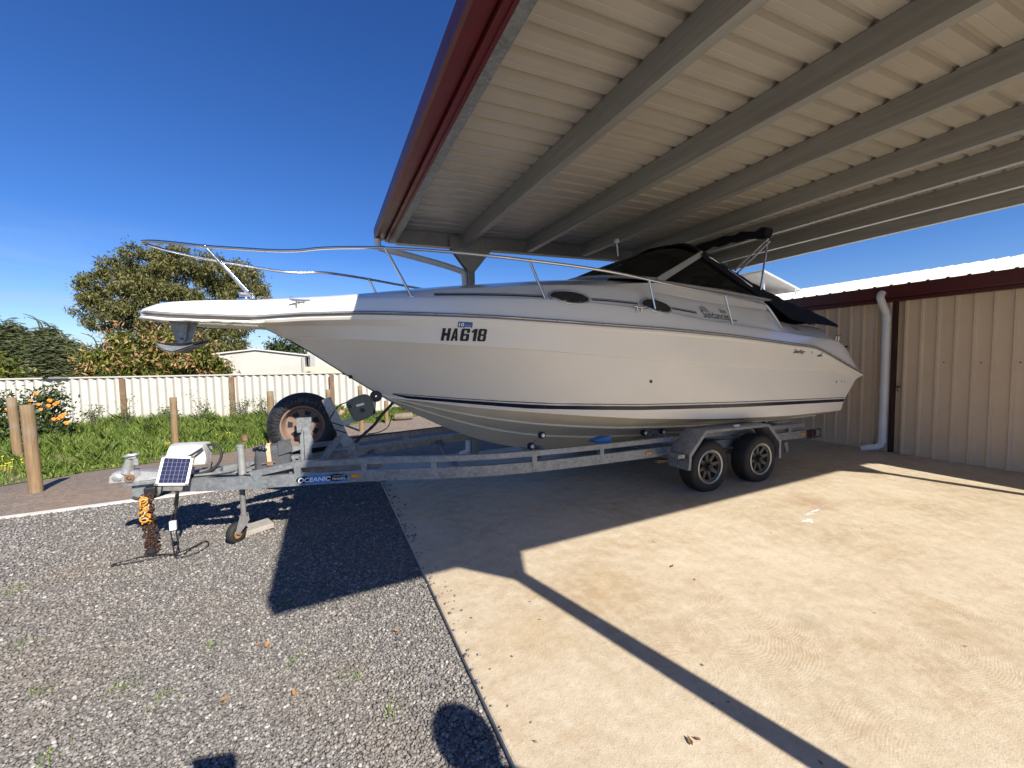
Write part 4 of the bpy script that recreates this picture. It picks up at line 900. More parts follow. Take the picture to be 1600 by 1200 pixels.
lettering('model_number', '250', 4.155, 2.010, .040, M['logogrey'], deck, 'D', width=.11, tilt=-.055, off=.005)
mb = MB(); R_ = .075; c0 = (3.845, 1.990)
for q in range(6):
    z0 = q*.013; z1 = z0+.007
    if z1 > R_: break
    w0 = math.sqrt(R_*R_-z0*z0); w1 = math.sqrt(R_*R_-z1*z1)
    mb.add([onto(c0[0]-w0, c0[1]+z0, 'D', .004), onto(c0[0]+w0, c0[1]+z0, 'D', .004), onto(c0[0]+w1, c0[1]+z1, 'D', .004), onto(c0[0]-w1, c0[1]+z1, 'D', .004)], [(0,1,2,3)])
mb.build('sun_emblem', M['logopale'], deck, fix=False)
strip(np.linspace(4.17, 4.31, 6), lambda x: 1.915-.07*(x-4.17), lambda x: 1.908-.1*(x-4.17), 'D', M['logogrey'], 'lettering_flourish', deck, rows=1, off=.005)
strip(np.linspace(3.98, 4.15, 6), lambda x: 1.894-.05*(x-4), lambda x: 1.888-.05*(x-4), 'D', M['logopale'], 'lettering_underline', deck, rows=1, off=.005)
lettering('maker_lettering', 'SeaRay', 5.31, 1.535, .06, M['logogrey'], hull, width=.24, shear=.45, bold=.02, tilt=-.04)
lettering('maker_mark', 'L', 5.765, 1.498, .05, M['logogrey'], hull, width=.09, shear=.7, bold=.03)
strip(np.linspace(5.70, 5.84, 6), lambda x: 1.486+.05*math.sin((x-5.7)*30)*.2, lambda x: 1.478, 'H', M['logogrey'], 'mark_swash', hull, rows=1)
mb = MB(); 
for dx in (.0,): mb.tube([onto(5.575+.012*math.cos(a), 1.53+.012*math.sin(a), 'H', .003) for a in np.linspace(0, 2*PI, 12)], .003, 4)
mb.build('emblem_ring', M['logopale'], hull)
# through-hull fittings
MB().sphere(onto(3.03, 1.255, 'H', .006), .017, 10, 6, (1,.5,1)).build('hull_fitting', M['pin'], hull)
for x in (6.30, 6.42, 6.5): MB().sphere(onto(x, 1.125, 'H', .004), .008 if x > 6.35 else .013, 8, 5, (.7,.5,1.5)).build('hull_fitting', M['rubrail'], hull)
MB().sphere(Vector((.22, YC-.02, 1.36)), .02, 8, 5).build('bow_eye', M['black'], hull)
# deck hardware: cleats, light, vents
def cleat(x, which_z, L=.16):
    m = MB(); n = itp(x, T_b)-.035; z = which_z
    y = YC-n
    m.tube([(x-L/2, y-.004, z+.048), (x-L*.2, y, z+.042), (x+L*.2, y, z+.042), (x+L/2, y-.004, z+.048)], [.007,.011,.011,.007], 8)
    for s in (-1, 1): m.tube([(x+s*.032, y+.012, z-.02), (x+s*.025, y, z+.042)], .009, 8)
    return m.build('cleat', M['chrome'], deck, smooth=50)
cleat(-.17, 1.985); cleat(2.80, 1.95); cleat(6.22, 1.70)
mb = MB(); mb.box((.44, YC-.56, 2.085), (.035, .03, .04), bevel=.004); mb.build('deck_vent', M['black'], deck)
mb = MB()
for j in range(3):
    strip(np.linspace(5.50, 5.60, 3), lambda x: 1.862-j*.018, lambda x: 1.853-j*.018, 'D', M['logogrey'], 'vent_slot', deck, rows=1, off=.004)
mb = MB(); mb.box((5.74, YC-1.14, 1.895), (.10, .04, .016), bevel=.004); mb.build('stern_light', M['black'], deck)
mb = MB(); mb.box((6.50, YC-1.16, 1.60), (.02,.03,.02)); mb.build('rail_socket', M['black'], deck)
# swim step grooves at the quarter
# anchor roller, windlass and chain on the pulpit
mb = MB(); mb.box((-1.12, YC, 2.022), (.2, .09, .012)); mb.build('bow_roller', M['chrome'], deck)
mb = MB(); mb.lathe([(0,0),(.075,0),(.075,.03),(.05,.045),(.05,.07),(.06,.085),(.05,.1),(0,.1)], (-.62, YC, 2.05), 'Z', 20, closed=False); mb.build('windlass', M['chrome'], deck, smooth=40)
mb = MB()
for i in range(26):
    a = Vector((-.50+.021*i, YC-.18+.03*math.sin(i*.9), 2.075+.012*math.sin(i*1.7)))
    mb.tube([a+Vector((.013*math.cos(t), .008*math.sin(t) if i%2 else 0, 0 if i%2 else .009*math.sin(t))) for t in np.linspace(0, 2*PI, 9)[:-1]], .003, 4, closed=True)
mb.build('anchor_chain', M['galv'], deck)

# ---- stainless bow rail
def rail_pts(side):
    T = [(5.12,1.14,1.835),(5.02,1.15,1.92),(4.86,1.155,2.05),(4.76,1.155,2.108),(4.6,1.16,2.128),(4.37,1.16,2.152),(3.38,1.15,2.238),(2.5,1.12,2.332),(1.69,1.03,2.388),(1.0,.88,2.434),(.49,.70,2.462),(.2,.58,2.468),(0,.50,2.462),(-.17,.46,2.438),(-.36,.42,2.430),(-.6,.35,2.44),(-.84,.28,2.452),(-1.05,.21,2.475),(-1.2,.14,2.492),(-1.29,.06,2.503)]
    return [Vector((x, YC-side*n, z)) for x, n, z in T]
top = smooth_path(rail_pts(1)+[Vector((-1.315, YC, 2.508))]+rail_pts(-1)[::-1], 4)
br = MB().tube(top, .0135, 10).build('bow_rail', M['chrome'], boat, smooth=60)
def stan(x0, n0, z0, x1, n1, z1, side):
    m = MB(); m.tube([(x0, YC-side*n0, z0), (x1, YC-side*n1, z1)], .012, 9); m.lathe([(0,0),(.03,0),(.03,.006),(.016,.012),(0,.012)], (x0, YC-side*n0, z0-.003), 'Z', 14, closed=False)
    m.sphere((x1, YC-side*n1, z1), .018, 8, 6); m.build('stanchion', M['chrome'], boat, smooth=60)
for s in (1, -1):
    stan(-.53, .26, 2.05, -.84, .28, 2.452, s); stan(.70, .76, 2.055, .50, .70, 2.46, s); stan(1.84, 1.07, 2.035, 1.70, 1.03, 2.387, s); stan(3.07, 1.15, 1.968, 3.0, 1.135, 2.275, s); stan(4.20, 1.165, 1.865, 4.08, 1.155, 2.178, s)
    MB().tube([(5.12, YC-s*1.14, 1.845), (5.13, YC-s*1.14, 1.80)], .016, 9).build('rail_foot', M['chrome'], br)
stan(.27, .62, 2.06, .19, .58, 2.22, -1)
# ---- windscreen
ws = MB(); rows = []
def ws_base(t):          # t -1..1 across
    n = .94*t; return Vector((2.76+.56*abs(t)**2.2, YC-n, 2.445-.115*abs(t)**2))
def ws_top(t):
    n = .83*t; return Vector((4.28-.20*abs(t)**2, YC-n, 2.985-.275*abs(t)**2.6))
for i in range(25):
    t = -1+2*i/24; a = ws_base(t)+Vector((0,0,.02)); b_ = ws_top(t); rows.append([a.lerp(b_, j/6)+Vector((-.0, 0, .035*math.sin(PI*j/6))) for j in range(7)])
win = MB().grid(rows).build('windscreen', M['tint'], boat, smooth=180)
mb = MB(); mb.tube([ws_base(-1+2*i/24)+Vector((0,0,.015)) for i in range(25)], .018, 8); mb.build('windscreen_sill', M['greyframe'], win, smooth=60)
mb = MB(); mb.tube([ws_top(-1+2*i/24) for i in range(25)], .022, 8); mb.build('windscreen_header', M['black'], win, smooth=60)
mb = MB()
for t in (-.36, .36):
    mb.tube([ws_base(t)+Vector((0,0,.02)), ws_base(t).lerp(ws_top(t), .5)+Vector((0,0,.05)), ws_top(t)], .013, 6)
mb.build('windscreen_mullion', M['black'], win)
for s in (1, -1):
    a = Vector((3.30, YC-s*.945, 2.325)); b_ = Vector((4.06, YC-s*.845, 2.70)); c_ = Vector((5.16, YC-s*.95, 2.205))
    mb = MB(); u = (b_-a).normalized(); w_ = Vector((0,0,1)).cross(u).normalized(); up = u.cross(w_); up = up if up.z > 0 else -up
    p0, p1 = a, b_+u*.03
    m = MB(); 
    for k, p in enumerate((p0, p1)):
        pass
    m.add([p0-up*.036-w_*.013, p0+up*.036-w_*.013, p0+up*.036+w_*.013, p0-up*.036+w_*.013, p1-up*.03-w_*.013, p1+up*.03-w_*.013, p1+up*.03+w_*.013, p1-up*.03+w_*.013], [(0,1,2,3),(4,5,6,7),(0,1,5,4),(1,2,6,5),(2,3,7,6),(3,0,4,7)])
    m.build('windscreen_pillar', M['greyframe'], win)
    m = MB(); m.add([a+Vector((.03,0,.0)), c_, b_+Vector((.02,0,-.03))], [(0,1,2)]); m.build('side_window', M['tint'], boat, fix=False)
    m = MB(); m.tube([a+Vector((-.03,0,-.005)), a.lerp(c_, .5)+Vector((0,-s*.03,0)), c_+Vector((.06,0,-.01))], .019, 8); m.build('window_rail', M['greyframe'], win, smooth=60)
    m = MB(); m.tube([b_+Vector((.03,-s*.0,.0)), b_+Vector((.18,-s*.01,-.035)), b_.lerp(c_, .5)+Vector((0,-s*.012,.02)), b_.lerp(c_, .72)+Vector((0,-s*.012,.015))], .012, 8); m.build('window_tube', M['chrome'], win, smooth=60)
MB().box((3.84, YC-.80, 2.395), (.18, .012, .11)).build('window_card', M['greyframe'], boat)

# ---- navy cover over the cockpit
T_cn = [(4.05,.86,2.715),(4.58,.90,2.52),(5.18,.925,2.31),(5.63,.97,2.165),(6.04,1.02,2.06),(6.36,1.08,1.93)]       # upper shoulder
T_cl = [(4.05,.875,2.66),(4.58,.93,2.40),(5.15,.965,2.17),(5.34,1.10,1.955),(5.62,1.155,1.905),(6.04,1.145,1.885),(6.38,1.12,1.865)]
mb = MB(); rows = []
for x in np.linspace(4.05, 6.38, 26):
    n1 = itp(x, [(a, b_) for a, b_, c_ in T_cn]); z1 = itp(x, [(a, c_) for a, b_, c_ in T_cn]); n0 = itp(x, [(a, b_) for a, b_, c_ in T_cl]); z0 = itp(x, [(a, c_) for a, b_, c_ in T_cl])
    zc = itp(x, [(4.05,2.97),(4.3,2.99),(5,2.62),(5.6,2.35),(6.1,2.12),(6.38,1.95)]); wv = .010*math.sin(x*21)
    r = [(x, YC-n0, z0), (x, YC-(n0*.4+n1*.6)-.01, z0*.4+z1*.6), (x, YC-n1+wv, z1), (x, YC-n1*.8, z1+(zc-z1)*.45+wv), (x, YC-n1*.4, z1+(zc-z1)*.86), (x, YC, zc)]
    r += [(p[0], 2*YC-p[1], p[2]) for p in r[-2::-1]]; rows.append(r)
mb.grid(rows); nr = len(rows[0])
cv = mb.build('cockpit_cover', M['canvas'], boat, smooth=40)
# folded bimini top on its struts
def bim(n): return Vector((5.09+.012*n, YC-n, 3.02+.08*(1-abs(n)**2.5)))
mb = MB(); pts = [bim(.97-1.94*i/22) for i in range(23)]
mb.tube([p+Vector((.01*math.sin(i*1.3), 0, .008*math.sin(i*2.2))) for i, p in enumerate(pts)], [.055+.012*math.sin(i*1.9)+(.012 if i in (0,1,21,22) else 0) for i in range(23)], 10)
bi = mb.build('bimini_roll', M['canvas'], boat, smooth=60)
mb = MB()
for s in (1, -1):
    e = Vector((5.07, YC-s*.98, 2.95))
    mb.tube([e, (4.53, YC-s*.94, 2.53)], .012, 8); mb.tube([e+Vector((.03,0,-.03)), (4.57, YC-s*.945, 2.50)], .012, 8); mb.tube([e+Vector((.0,0,-.02)), (4.99, YC-s*.95, 2.32)], .012, 8)
mb.build('bimini_strut', M['chrome'], bi, smooth=60)
mb = MB(); mb.tube([(3.54, YC, 2.83), (3.52, YC, 3.0)], .010, 8); mb.lathe([(0,0),(.032,0),(.036,.02),(.03,.045),(0,.05)], (3.52, YC, 3.0), 'Z', 12, closed=False); mb.build('mast_light', M['alu'], boat, smooth=50)

# ---- anchor hanging under the pulpit
an = thing('anchor', (-1.08, YC, 1.85), 'galvanised plough anchor hanging under the bow pulpit', 'anchor')
mb = MB(); mb.prism([(-1.16,1.875),(-1.03,1.875),(-1.055,1.72),(-1.075,1.685),(-1.105,1.685),(-1.125,1.72)], 'Y', YC-.075, YC-.062); mb.prism([(-1.11,1.875),(-.97,1.875),(-1.03,1.70),(-1.07,1.685)], 'Y', YC-.03, YC-.015); mb.build('shank', M['galv'], an)
mb = MB()
ro = [[(-1.27, YC-.03, 1.685), (-1.27, YC+.0, 1.69), (-1.27, YC+.03, 1.685)], [(-1.19, YC-.12, 1.632), (-1.20, YC, 1.69), (-1.19, YC+.12, 1.632)], [(-1.13, YC-.15, 1.615), (-1.11, YC, 1.69), (-1.13, YC+.15, 1.615)], [(-1.02, YC-.11, 1.665), (-1.0, YC, 1.705), (-1.02, YC+.11, 1.665)], [(-.91, YC-.02, 1.715), (-.91, YC, 1.72), (-.91, YC+.02, 1.715)]]
mb.grid(ro); mb.grid([[(x, y, z-.012) for x, y, z in r] for r in ro]); mb.build('fluke', M['galv'], an)
mb = MB(); mb.tube([(-1.08, YC-.08, 1.725), (-1.08, YC-.03, 1.725)], .012, 8); mb.build('pivot_bolt', M['rust'], an)
mb = MB(); mb.tube(smooth_path([(-1.0, YC-.05, 1.80), (-.95, YC-.06, 1.81), (-.92, YC-.05, 1.76), (-.91, YC-.04, 1.72)], 4), .004, 5); mb.build('tie_wire', M['chrome'], an)
# ================================================================== TRAILER
tr = thing('boat_trailer', (2.5, YC, 0), 'galvanised tandem axle boat trailer with winch post and spare wheel carrying the white cruiser', 'trailer')
T_rn = [(-1.12,.16),(-1.03,.22),(-.68,.33),(-.28,.43),(.22,.54),(.59,.65),(.96,.775),(1.35,.875),(1.79,.93),(2.33,.95),(3,.95),(6.02,.95)]
def rzb(x): return .452-.016*x if x > 0 else .452-.004*x
def rail_line(x0, x1, dz, side, dn=0): return [Vector((x, YC-side*(itp(x, T_rn)-.025+dn), rzb(x)+dz)) for x in np.linspace(x0, x1, 44)]
UPR = (-.25, .28, .86, 1.78, 2.55, 5.65)
for s in (1, -1):
    r = MB().rectsweep(rail_line(-1.12, 6.02, 0, s), .05, .10).build('chassis_rail', M['galv'], tr, smooth=30)
    m = MB(); m.rectsweep(rail_line(-.30, 5.98, .155, s), .05, .05)
    p = rail_line(-.60, -.28, .095, s); q = rail_line(-.60, -.28, .155, s)
    m.rectsweep([p[0].lerp(q[0], 0), p[-1].lerp(q[-1], 1)], .05, .05); m.build('upper_rail', M['galv'], tr, smooth=30)
    for x in UPR:
        n = itp(x, T_rn)-.025; t = math.atan2(itp(x+.05, T_rn)-itp(x-.05, T_rn), .1)
        MB().box((x, YC-s*n, rzb(x)+.10), (.05, .054, .19), rot=Matrix.Rotation(-s*t, 3, 'Z')).build('rail_upright', M['galv'], tr)
    n = itp(-.57, T_rn); MB().box((-.56, YC-s*(n+.001), .52), (.07, .012, .17), rot=Matrix.Rotation(-s*.27, 3, 'Z')).build('rail_plate', M['galv'], tr)
# drawbar, cross members
m = MB(); m.rectsweep([(-1.47, YC, .445), (-.2, YC, .445), (.5, YC, .44)], .10, .09); m.build('drawbar', M['galv'], tr)
m = MB()
m.box((-1.2, YC, .545), (.62, .20, .018)); m.box((-.95, YC, .57), (.15, .1, .05)); m.build('drawbar_plate', M['galv'], tr)
for x in (.45, 1.3, 2.35, 3.3, 4.3, 5.2, 5.95):
    n = itp(x, T_rn)-.03; z = rzb(x)
    MB().rectsweep([(x, YC-n, z+.06), (x, YC-n*.5, z-.05), (x, YC, z-.12), (x, YC+n*.5, z-.05), (x, YC+n, z+.06)], .06, .05, side=Vector((1,0,0))).build('cross_member', M['galv'], tr)
# far side service line with clips along the far rail
m = MB(); m.tube([p+Vector((0, -.03, .215)) for p in rail_line(.1, 3.4, 0, -1)], .008, 6); m.build('brake_line', M['black'], tr)
# coupling
m = MB(); m.prism([(-1.62,.565),(-1.615,.615),(-1.585,.645),(-1.54,.655),(-1.50,.645),(-1.47,.648),(-1.33,.62),(-1.08,.61),(-1.08,.565),(-1.45,.555),(-1.50,.55),(-1.52,.56)], 'Y', YC-.045, YC+.045)
m.sphere((-1.565, YC, .60), .058, 14, 9, (1, 1, .9)); cpl = m.build('coupling', M['castal'], tr, smooth=35)
m = MB(); m.tube([(-1.515, YC-.02, .63), (-1.475, YC-.03, .74)], [.042, .034], 12); m.build('coupling_tower', M['castal'], cpl, smooth=40)
m = MB(); m.tube([Vector((-1.475+.05*math.cos(a), YC-.03+.03*math.sin(a), .775+.006*math.cos(a))) for a in np.linspace(0, 2*PI, 15)[:-1]], .009, 6, closed=True)
m.box((-1.465, YC-.03, .757), (.05, .04, .02)); m.box((-1.44, YC-.05, .72), (.03,.012,.05)); m.build('coupling_handle', M['castal'], cpl, smooth=50)
m = MB(); m.lathe([(.018,0),(.03,0),(.03,.02),(.018,.02)], (-1.487, YC-.068, .593), 'Y', 16); m.sphere((-1.487, YC-.056, .593), .016, 8, 6); m.build('coupling_bolt', M['rust'], cpl, smooth=50)
m = MB(); m.prism([(-1.475,.535),(-1.475,.435),(-1.38,.43),(-1.2,.445),(-1.2,.535)], 'Y', YC-.062, YC-.05); m.build('drawbar_nose', M['galv'], tr)
m = MB(); m.tube(smooth_path([(-1.47, YC-.07, .435), (-1.43, YC-.08, .415), (-1.33, YC-.085, .42), (-1.22, YC-.08, .45)], 4), .012, 6); m.build('chain_hook', M['black'], tr)
m = MB(); m.box((-1.345, YC-.10, .475), (.075, .06, .075), bevel=.008); m.build('plug_socket', M['black'], tr)
# jockey wheel
jk = thing('t', (0,0,0), None, None); bpy.data.objects.remove(jk)
JX, JY = -.695, YC-.22
m = MB(); m.tube([(JX+.01, JY, .56), (JX+.005, JY, .80)], .030, 14); m.tube([(JX+.005, JY, .80), (JX+.005, JY, .815)], .033, 14); jw = m.build('jockey_wheel', M['purlin'], tr, smooth=50)
m = MB(); m.tube([(JX+.03, JY+.0, .82), (JX+.03, JY, .845), (JX+.045, JY, .875)], .008, 6); m.tube([(JX+.04, JY, .85), (JX+.04, JY, .895)], .024, 10); m.build('jockey_handle', M['rust'], jw, smooth=50)
m = MB(); m.tube([(JX, JY, .60), (JX, JY, .20)], .021, 12); m.prism([(JX-.02,.21),(JX+.03,.21),(JX+.035,.14),(JX-.03,.055),(JX-.06,.055),(JX-.05,.10)], 'Y', JY-.038, JY-.034); m.prism([(JX-.02,.21),(JX+.03,.21),(JX+.035,.14),(JX-.03,.055),(JX-.06,.055),(JX-.05,.10)], 'Y', JY+.034, JY+.038); m.box((JX+.005, JY, .205), (.05,.08,.01)); m.build('jockey_leg', M['rubrail'], jw, smooth=50)
rot = Matrix.Rotation(.95, 3, 'Z')
m = MB(); m.lathe([(.05,-.032),(.075,-.032),(.086,-.02),(.088,0),(.086,.02),(.075,.032),(.05,.032)], (JX-.06, JY, .058), 'Y', 26, rot=rot); m.build('jockey_tyre', M['rubber'], jw, smooth=50)
m = MB(); m.lathe([(.0,-.034),(.02,-.034),(.022,-.014),(.05,-.014),(.057,-.03),(.057,.03),(.05,.014),(.022,.014),(.02,.034),(0,.034)], (JX-.06, JY, .058), 'Y', 20, closed=False, rot=rot); m.build('jockey_rim', M['jrim'], jw, smooth=40)

# wheels
TR_, RR_ = .292, .192
WHEELS = []
def make_wheel(cx, cy, cz, s):
    w = MB().lathe([(RR_,-.09),(RR_+.015,-.098),(.235,-.106),(.262,-.104),(.280,-.092),(TR_,-.07),(TR_+.002,0),(TR_,.07),(.280,.092),(.262,.104),(.235,.106),(RR_,.09)], (cx, cy, cz), 'Y', 44).build('wheel', M['rubber'], tr, smooth=35)
    y0 = cy-s*.096
    m = MB(); m.lathe([(RR_+.004, y0-cy-s*.002),(RR_-.008, y0-cy-s*.006),(RR_-.022, y0-cy),(RR_-.026, y0-cy+s*.10),(RR_-.016, y0-cy+s*.10),(RR_-.006, y0-cy+s*.02)], (cx, cy, cz), 'Y', 44); m.build('rim', M['rim'], w, smooth=35)
    m = MB(); m.lathe([(0,0),(RR_-.024,0),(RR_-.024,.004),(0,.004)], (cx, y0+s*.075, cz), 'Y', 32, closed=False); m.build('rim_well', M['rimdark'], w)
    m = MB()
    for k in range(8):
        a = 2*PI*k/8+.2; R_ = Matrix.Rotation(-a, 3, 'Y')
        vs = [(.055,-.024),(.165,-.014),(.165,.014),(.055,.024)]
        f = [R_ @ Vector((x, s*.020+s*.018*(x < .1), z)) for x, z in vs]; bk = [R_ @ Vector((x, s*.05, z*1.2)) for x, z in vs]
        c0 = Vector((cx, y0, cz)); m.add([p+c0 for p in f+bk], [(0,1,2,3),(0,4,5,1),(1,5,6,2),(2,6,7,3),(3,7,4,0)])
    m.lathe([(.150,.022*s),(.170,.018*s),(.170,.04*s),(.150,.04*s)], (cx, y0, cz), 'Y', 36)
    m.build('spoke', M['spoke'], w)
    m = MB(); m.lathe([(0,-.004*s),(.03,-.004*s),(.036,.006*s),(.036,.04*s),(.068,.042*s),(.070,.06*s)], (cx, y0, cz), 'Y', 24, closed=False)
    for k in range(6):
        a = 2*PI*k/6; m.tube([(cx+.052*math.cos(a), y0+s*.028, cz+.052*math.sin(a)), (cx+.052*math.cos(a), y0+s*.045, cz+.052*math.sin(a))], .009, 6)
    m.build('hub', M['rimdark'], w, smooth=40); return w
w0 = make_wheel(3.845, 3.225, .272, 1)
w1 = copy_tree(w0, tr); w1.location = (.83, -.02, -.004)
for s_ in (0, 1):
    wf = copy_tree((w0, w1)[s_], tr); wf.location = ((0, .83)[s_], 2*(YC-3.225)+.19, 0)
for x in (3.845, 4.675): MB().tube([(x, 3.3, .272), (x, 2*YC-3.3, .272)], .025, 10).build('axle', M['galv'], tr)
for s in (1, -1):
    m = MB(); m.rectsweep([(3.3, YC-s*.93, .33), (3.85, YC-s*.93, .29), (4.26, YC-s*.93, .36), (4.67, YC-s*.93, .29), (5.2, YC-s*.93, .32)], .05, .03, side=Vector((0,1,0)))
    m.build('leaf_spring', M['rust'], tr)
# mudguards
gpts = [(3.44,.30),(3.455,.47),(3.69,.700),(4.76,.685),(4.985,.475),(4.985,.255)]
for s in (1, -1):
    m = MB(); ya, yb = YC-s*(YC-3.075), YC-s*(YC-3.345)
    rows = []
    for x, z in gpts: rows.append([(x, ya, z), (x, yb, z)])
    m.grid(rows); m.grid([[(x*.995+.02, y, z-.006) for x, y, z in r] for r in rows])
    lip = [(x, z) for x, z in gpts]; cxm, czm = 4.21, .3
    inn = [(x+(cxm-x)*.045, z-.028*(1 if z > .45 else .2)) for x, z in lip]
    m.grid([[(x, ya, z) for x, z in lip], [(x, ya, z) for x, z in inn]]); m.grid([[(x, ya-s*.004, z) for x, z in lip], [(x, ya-s*.004, z) for x, z in inn]])
    m.add([(3.44,ya,.36),(3.44,yb,.36),(3.44,yb,.42),(3.44,ya,.42),(3.30,ya,.42),(3.30,yb,.42),(3.30,ya,.428),(3.30,yb,.428)], [(0,1,2,3),(3,2,5,4),(4,5,7,6)])
    mg = m.build('mudguard', M['galv'], tr, fix=False)
    MB().box((4.23, YC-s*(YC-3.11), .705), (.075, .03, .022)).build('clearance_lamp', M['alu'], mg)
    MB().box((3.36, YC-s*(YC-3.15), .45), (.10, .12, .04)).build('guard_step', M['galv'], mg)
# lights and markers
for x in (.20, 3.17, 5.93):
    n = itp(x, T_rn)+.004; t = math.atan2(itp(x+.05, T_rn)-itp(x-.05, T_rn), .1)
    for s in (1, -1): MB().box((x, YC-s*n, rzb(x)+.055), (.072, .022, .030), rot=Matrix.Rotation(-s*t, 3, 'Z'), bevel=.006).build('side_marker', M['orange'], tr)
for s in (1, -1):
    m = MB(); m.box((6.12, YC-s*.93, .40), (.22, .03, .10)); m.tube([(6.03, YC-s*.96, .45), (6.3, YC-s*.97, .455), (6.32, YC-s*.97, .35), (6.03, YC-s*.96, .34)], .008, 6); m.tube([(6.12, YC-s*.96, .45), (6.12, YC-s*.97, .34)], .008, 6); m.tube([(6.21, YC-s*.96, .45), (6.21, YC-s*.97, .34)], .008, 6)
    ll = m.build('tail_light', M['black'], tr); MB().box((6.16, YC-s*.93, .40), (.12, .036, .07)).build('tail_lens', M['taillens'], ll)
    MB().prism([(5.55,.33),(5.62,.33),(5.66,.20),(5.60,.18)], 'Y', YC-s*.93-.01, YC-s*.93+.01).build('rear_foot', M['galv'], tr)
# keel and hull rollers
def roller(x, y, z, r=.036):
    o = MB().lathe([(.012,-.03),(r*.8,-.032),(r,-.02),(r,.02),(r*.8,.032),(.012,.03)], (x, y, z), 'Y', 18).build('hull_roller', M['black'], tr, smooth=40)
    MB().lathe([(0,-.036),(r*.45,-.036),(r*.62,-.030),(r*.62,-.02),(0,-.02)], (x, y, z), 'Y', 14, closed=False).build('roller_hub', M['alu'], o); return o
for s in (1, -1):
    yr = YC-s*.70
    for (x, z) in ((1.86, .625), (1.985, .725), (3.34, .625), (3.62, .61), (4.7, .60), (5.5, .59)): roller(x, yr, z)
    for x, z in ((1.90, .55), (3.48, .53), (4.7, .52), (5.5, .51)):
        m = MB(); m.tube([(x+.03, YC-s*.85, rzb(x)+.2), (x+.02, yr+s*.04, z+.06)], .018, 8); m.tube([(x-.05, yr+s*.04, z+.05), (x+.09, yr+s*.04, z+.15 if x < 2 else z+.09)], .012, 8)
        m.build('roller_arm', M['galv'], tr, smooth=50)
for x in (2.35, 3.3, 4.3, 5.2): MB().lathe([(.012,-.1),(.035,-.1),(.022,0),(.035,.1),(.012,.1)], (x, YC, rzb(x)-.12+.09), 'Y', 14).build('keel_roller', M['redlens'], tr, smooth=40)
# winch post, arm, winch, bow stop
u = Vector((.40, 0, -1)).normalized()
m = MB(); A0 = Vector((-.045, YC, 1.14)); A1 = Vector((.13, YC, .66)); A2 = Vector((.17, YC, .52)); sd = Vector((0,1,0))
m.rectsweep([A0, A1], .09, .085, side=sd); wp = m.build('winch_post', M['galv'], tr)
MB().rectsweep([Vector((.13, YC, .74)), Vector((.22, YC, .46))], .075, .075, side=sd).build('post_socket', M['galv'], wp)
m = MB(); m.rectsweep([(.13, YC-.02, .78), (-.06, YC-.12, .55)], .03, .04); m.rectsweep([(.13, YC+.02, .78), (-.06, YC+.12, .55)], .03, .04); m.build('post_brace', M['galv'], wp)
m = MB()
for a_ in (.88, .79): m.box(A0.lerp(A1, 1-(a_-.60)/.6)+Vector((.035,0,.02)), (.11, .105, .012), rot=Matrix.Rotation(.40, 3, 'Y'))
m.build('post_clamp', M['black'], wp)
m = MB(); m.rectsweep([(.06, YC, .845), (.45, YC, .985)], .05, .05, side=sd); m.rectsweep([(.435, YC, .95), (.455, YC, 1.12)], .05, .05, side=sd); m.build('winch_arm', M['purlin'], wp)
m = MB(); m.prism([(.165,1.10),(.20,1.13),(.31,1.175),(.37,1.18),(.405,1.15),(.425,1.06),(.42,1.0),(.39,.955),(.27,.915),(.235,.925),(.215,.97),(.18,1.05)], 'Y', YC-.085, YC+.06)
bm2 = bmesh.new(); mm_ = bpy.data.meshes.new('t'); mm_.from_pydata(m.v, [], m.f); bm2.from_mesh(mm_); bmesh.ops.recalc_face_normals(bm2, faces=bm2.faces); bmesh.ops.bevel(bm2, geom=list(bm2.edges), offset=.012, segments=2, affect='EDGES'); bm2.verts.index_update()
wn_ = MB().add([v.co.copy() for v in bm2.verts], [tuple(v.index for v in f.verts) for f in bm2.faces]).build('winch', M['olive'], wp, smooth=40); bm2.free()
m = MB()
for x, z, r in ((.20,1.075,.017),(.315,1.03,.022)): m.lathe([(0,0),(r,0),(r,.02),(0,.02)], (x, YC-.105, z), 'Y', 12, closed=False)
m.build('winch_boss', M['black'], wn_)
MB().box((.295, YC-.087, 1.085), (.075, .006, .02), rot=Matrix.Rotation(-.22, 3, 'Y')).build('winch_plate', M['alu'], wn_)
m = MB(); m.lathe([(.012,-.05),(.05,-.05),(.056,-.035),(.04,0),(.056,.035),(.05,.05),(.012,.05)], (.455, YC, 1.155), 'Y', 24); m.build('bow_roller', M['black'], wp, smooth=40)
m = MB(); m.tube(smooth_path([(.175, YC-.02, 1.11), (.10, YC-.03, 1.08), (.04, YC-.05, 1.0), (.0, YC-.06, .93)], 4), .006, 6); m.build('winch_cable', M['black'], wp)
m = MB(); m.tube(smooth_path([(.62, YC, 1.09), (.59, YC-.02, 1.05), (.50, YC-.02, .96), (.42, YC-.02, .86), (.30, YC-.02, .76), (.24, YC-.02, .70)], 5), [.011+.006*abs(math.sin(i*1.5)) for i in range(26)], 6); m.build('safety_strap', M['black'], wp)
m = MB(); m.tube(smooth_path([(.36, YC-.03, .78), (.47, YC-.03, .79), (.56, YC-.03, .84), (.60, YC-.02, .95)], 5), .005, 5); m.build('trailing_wire', M['black'], wp)
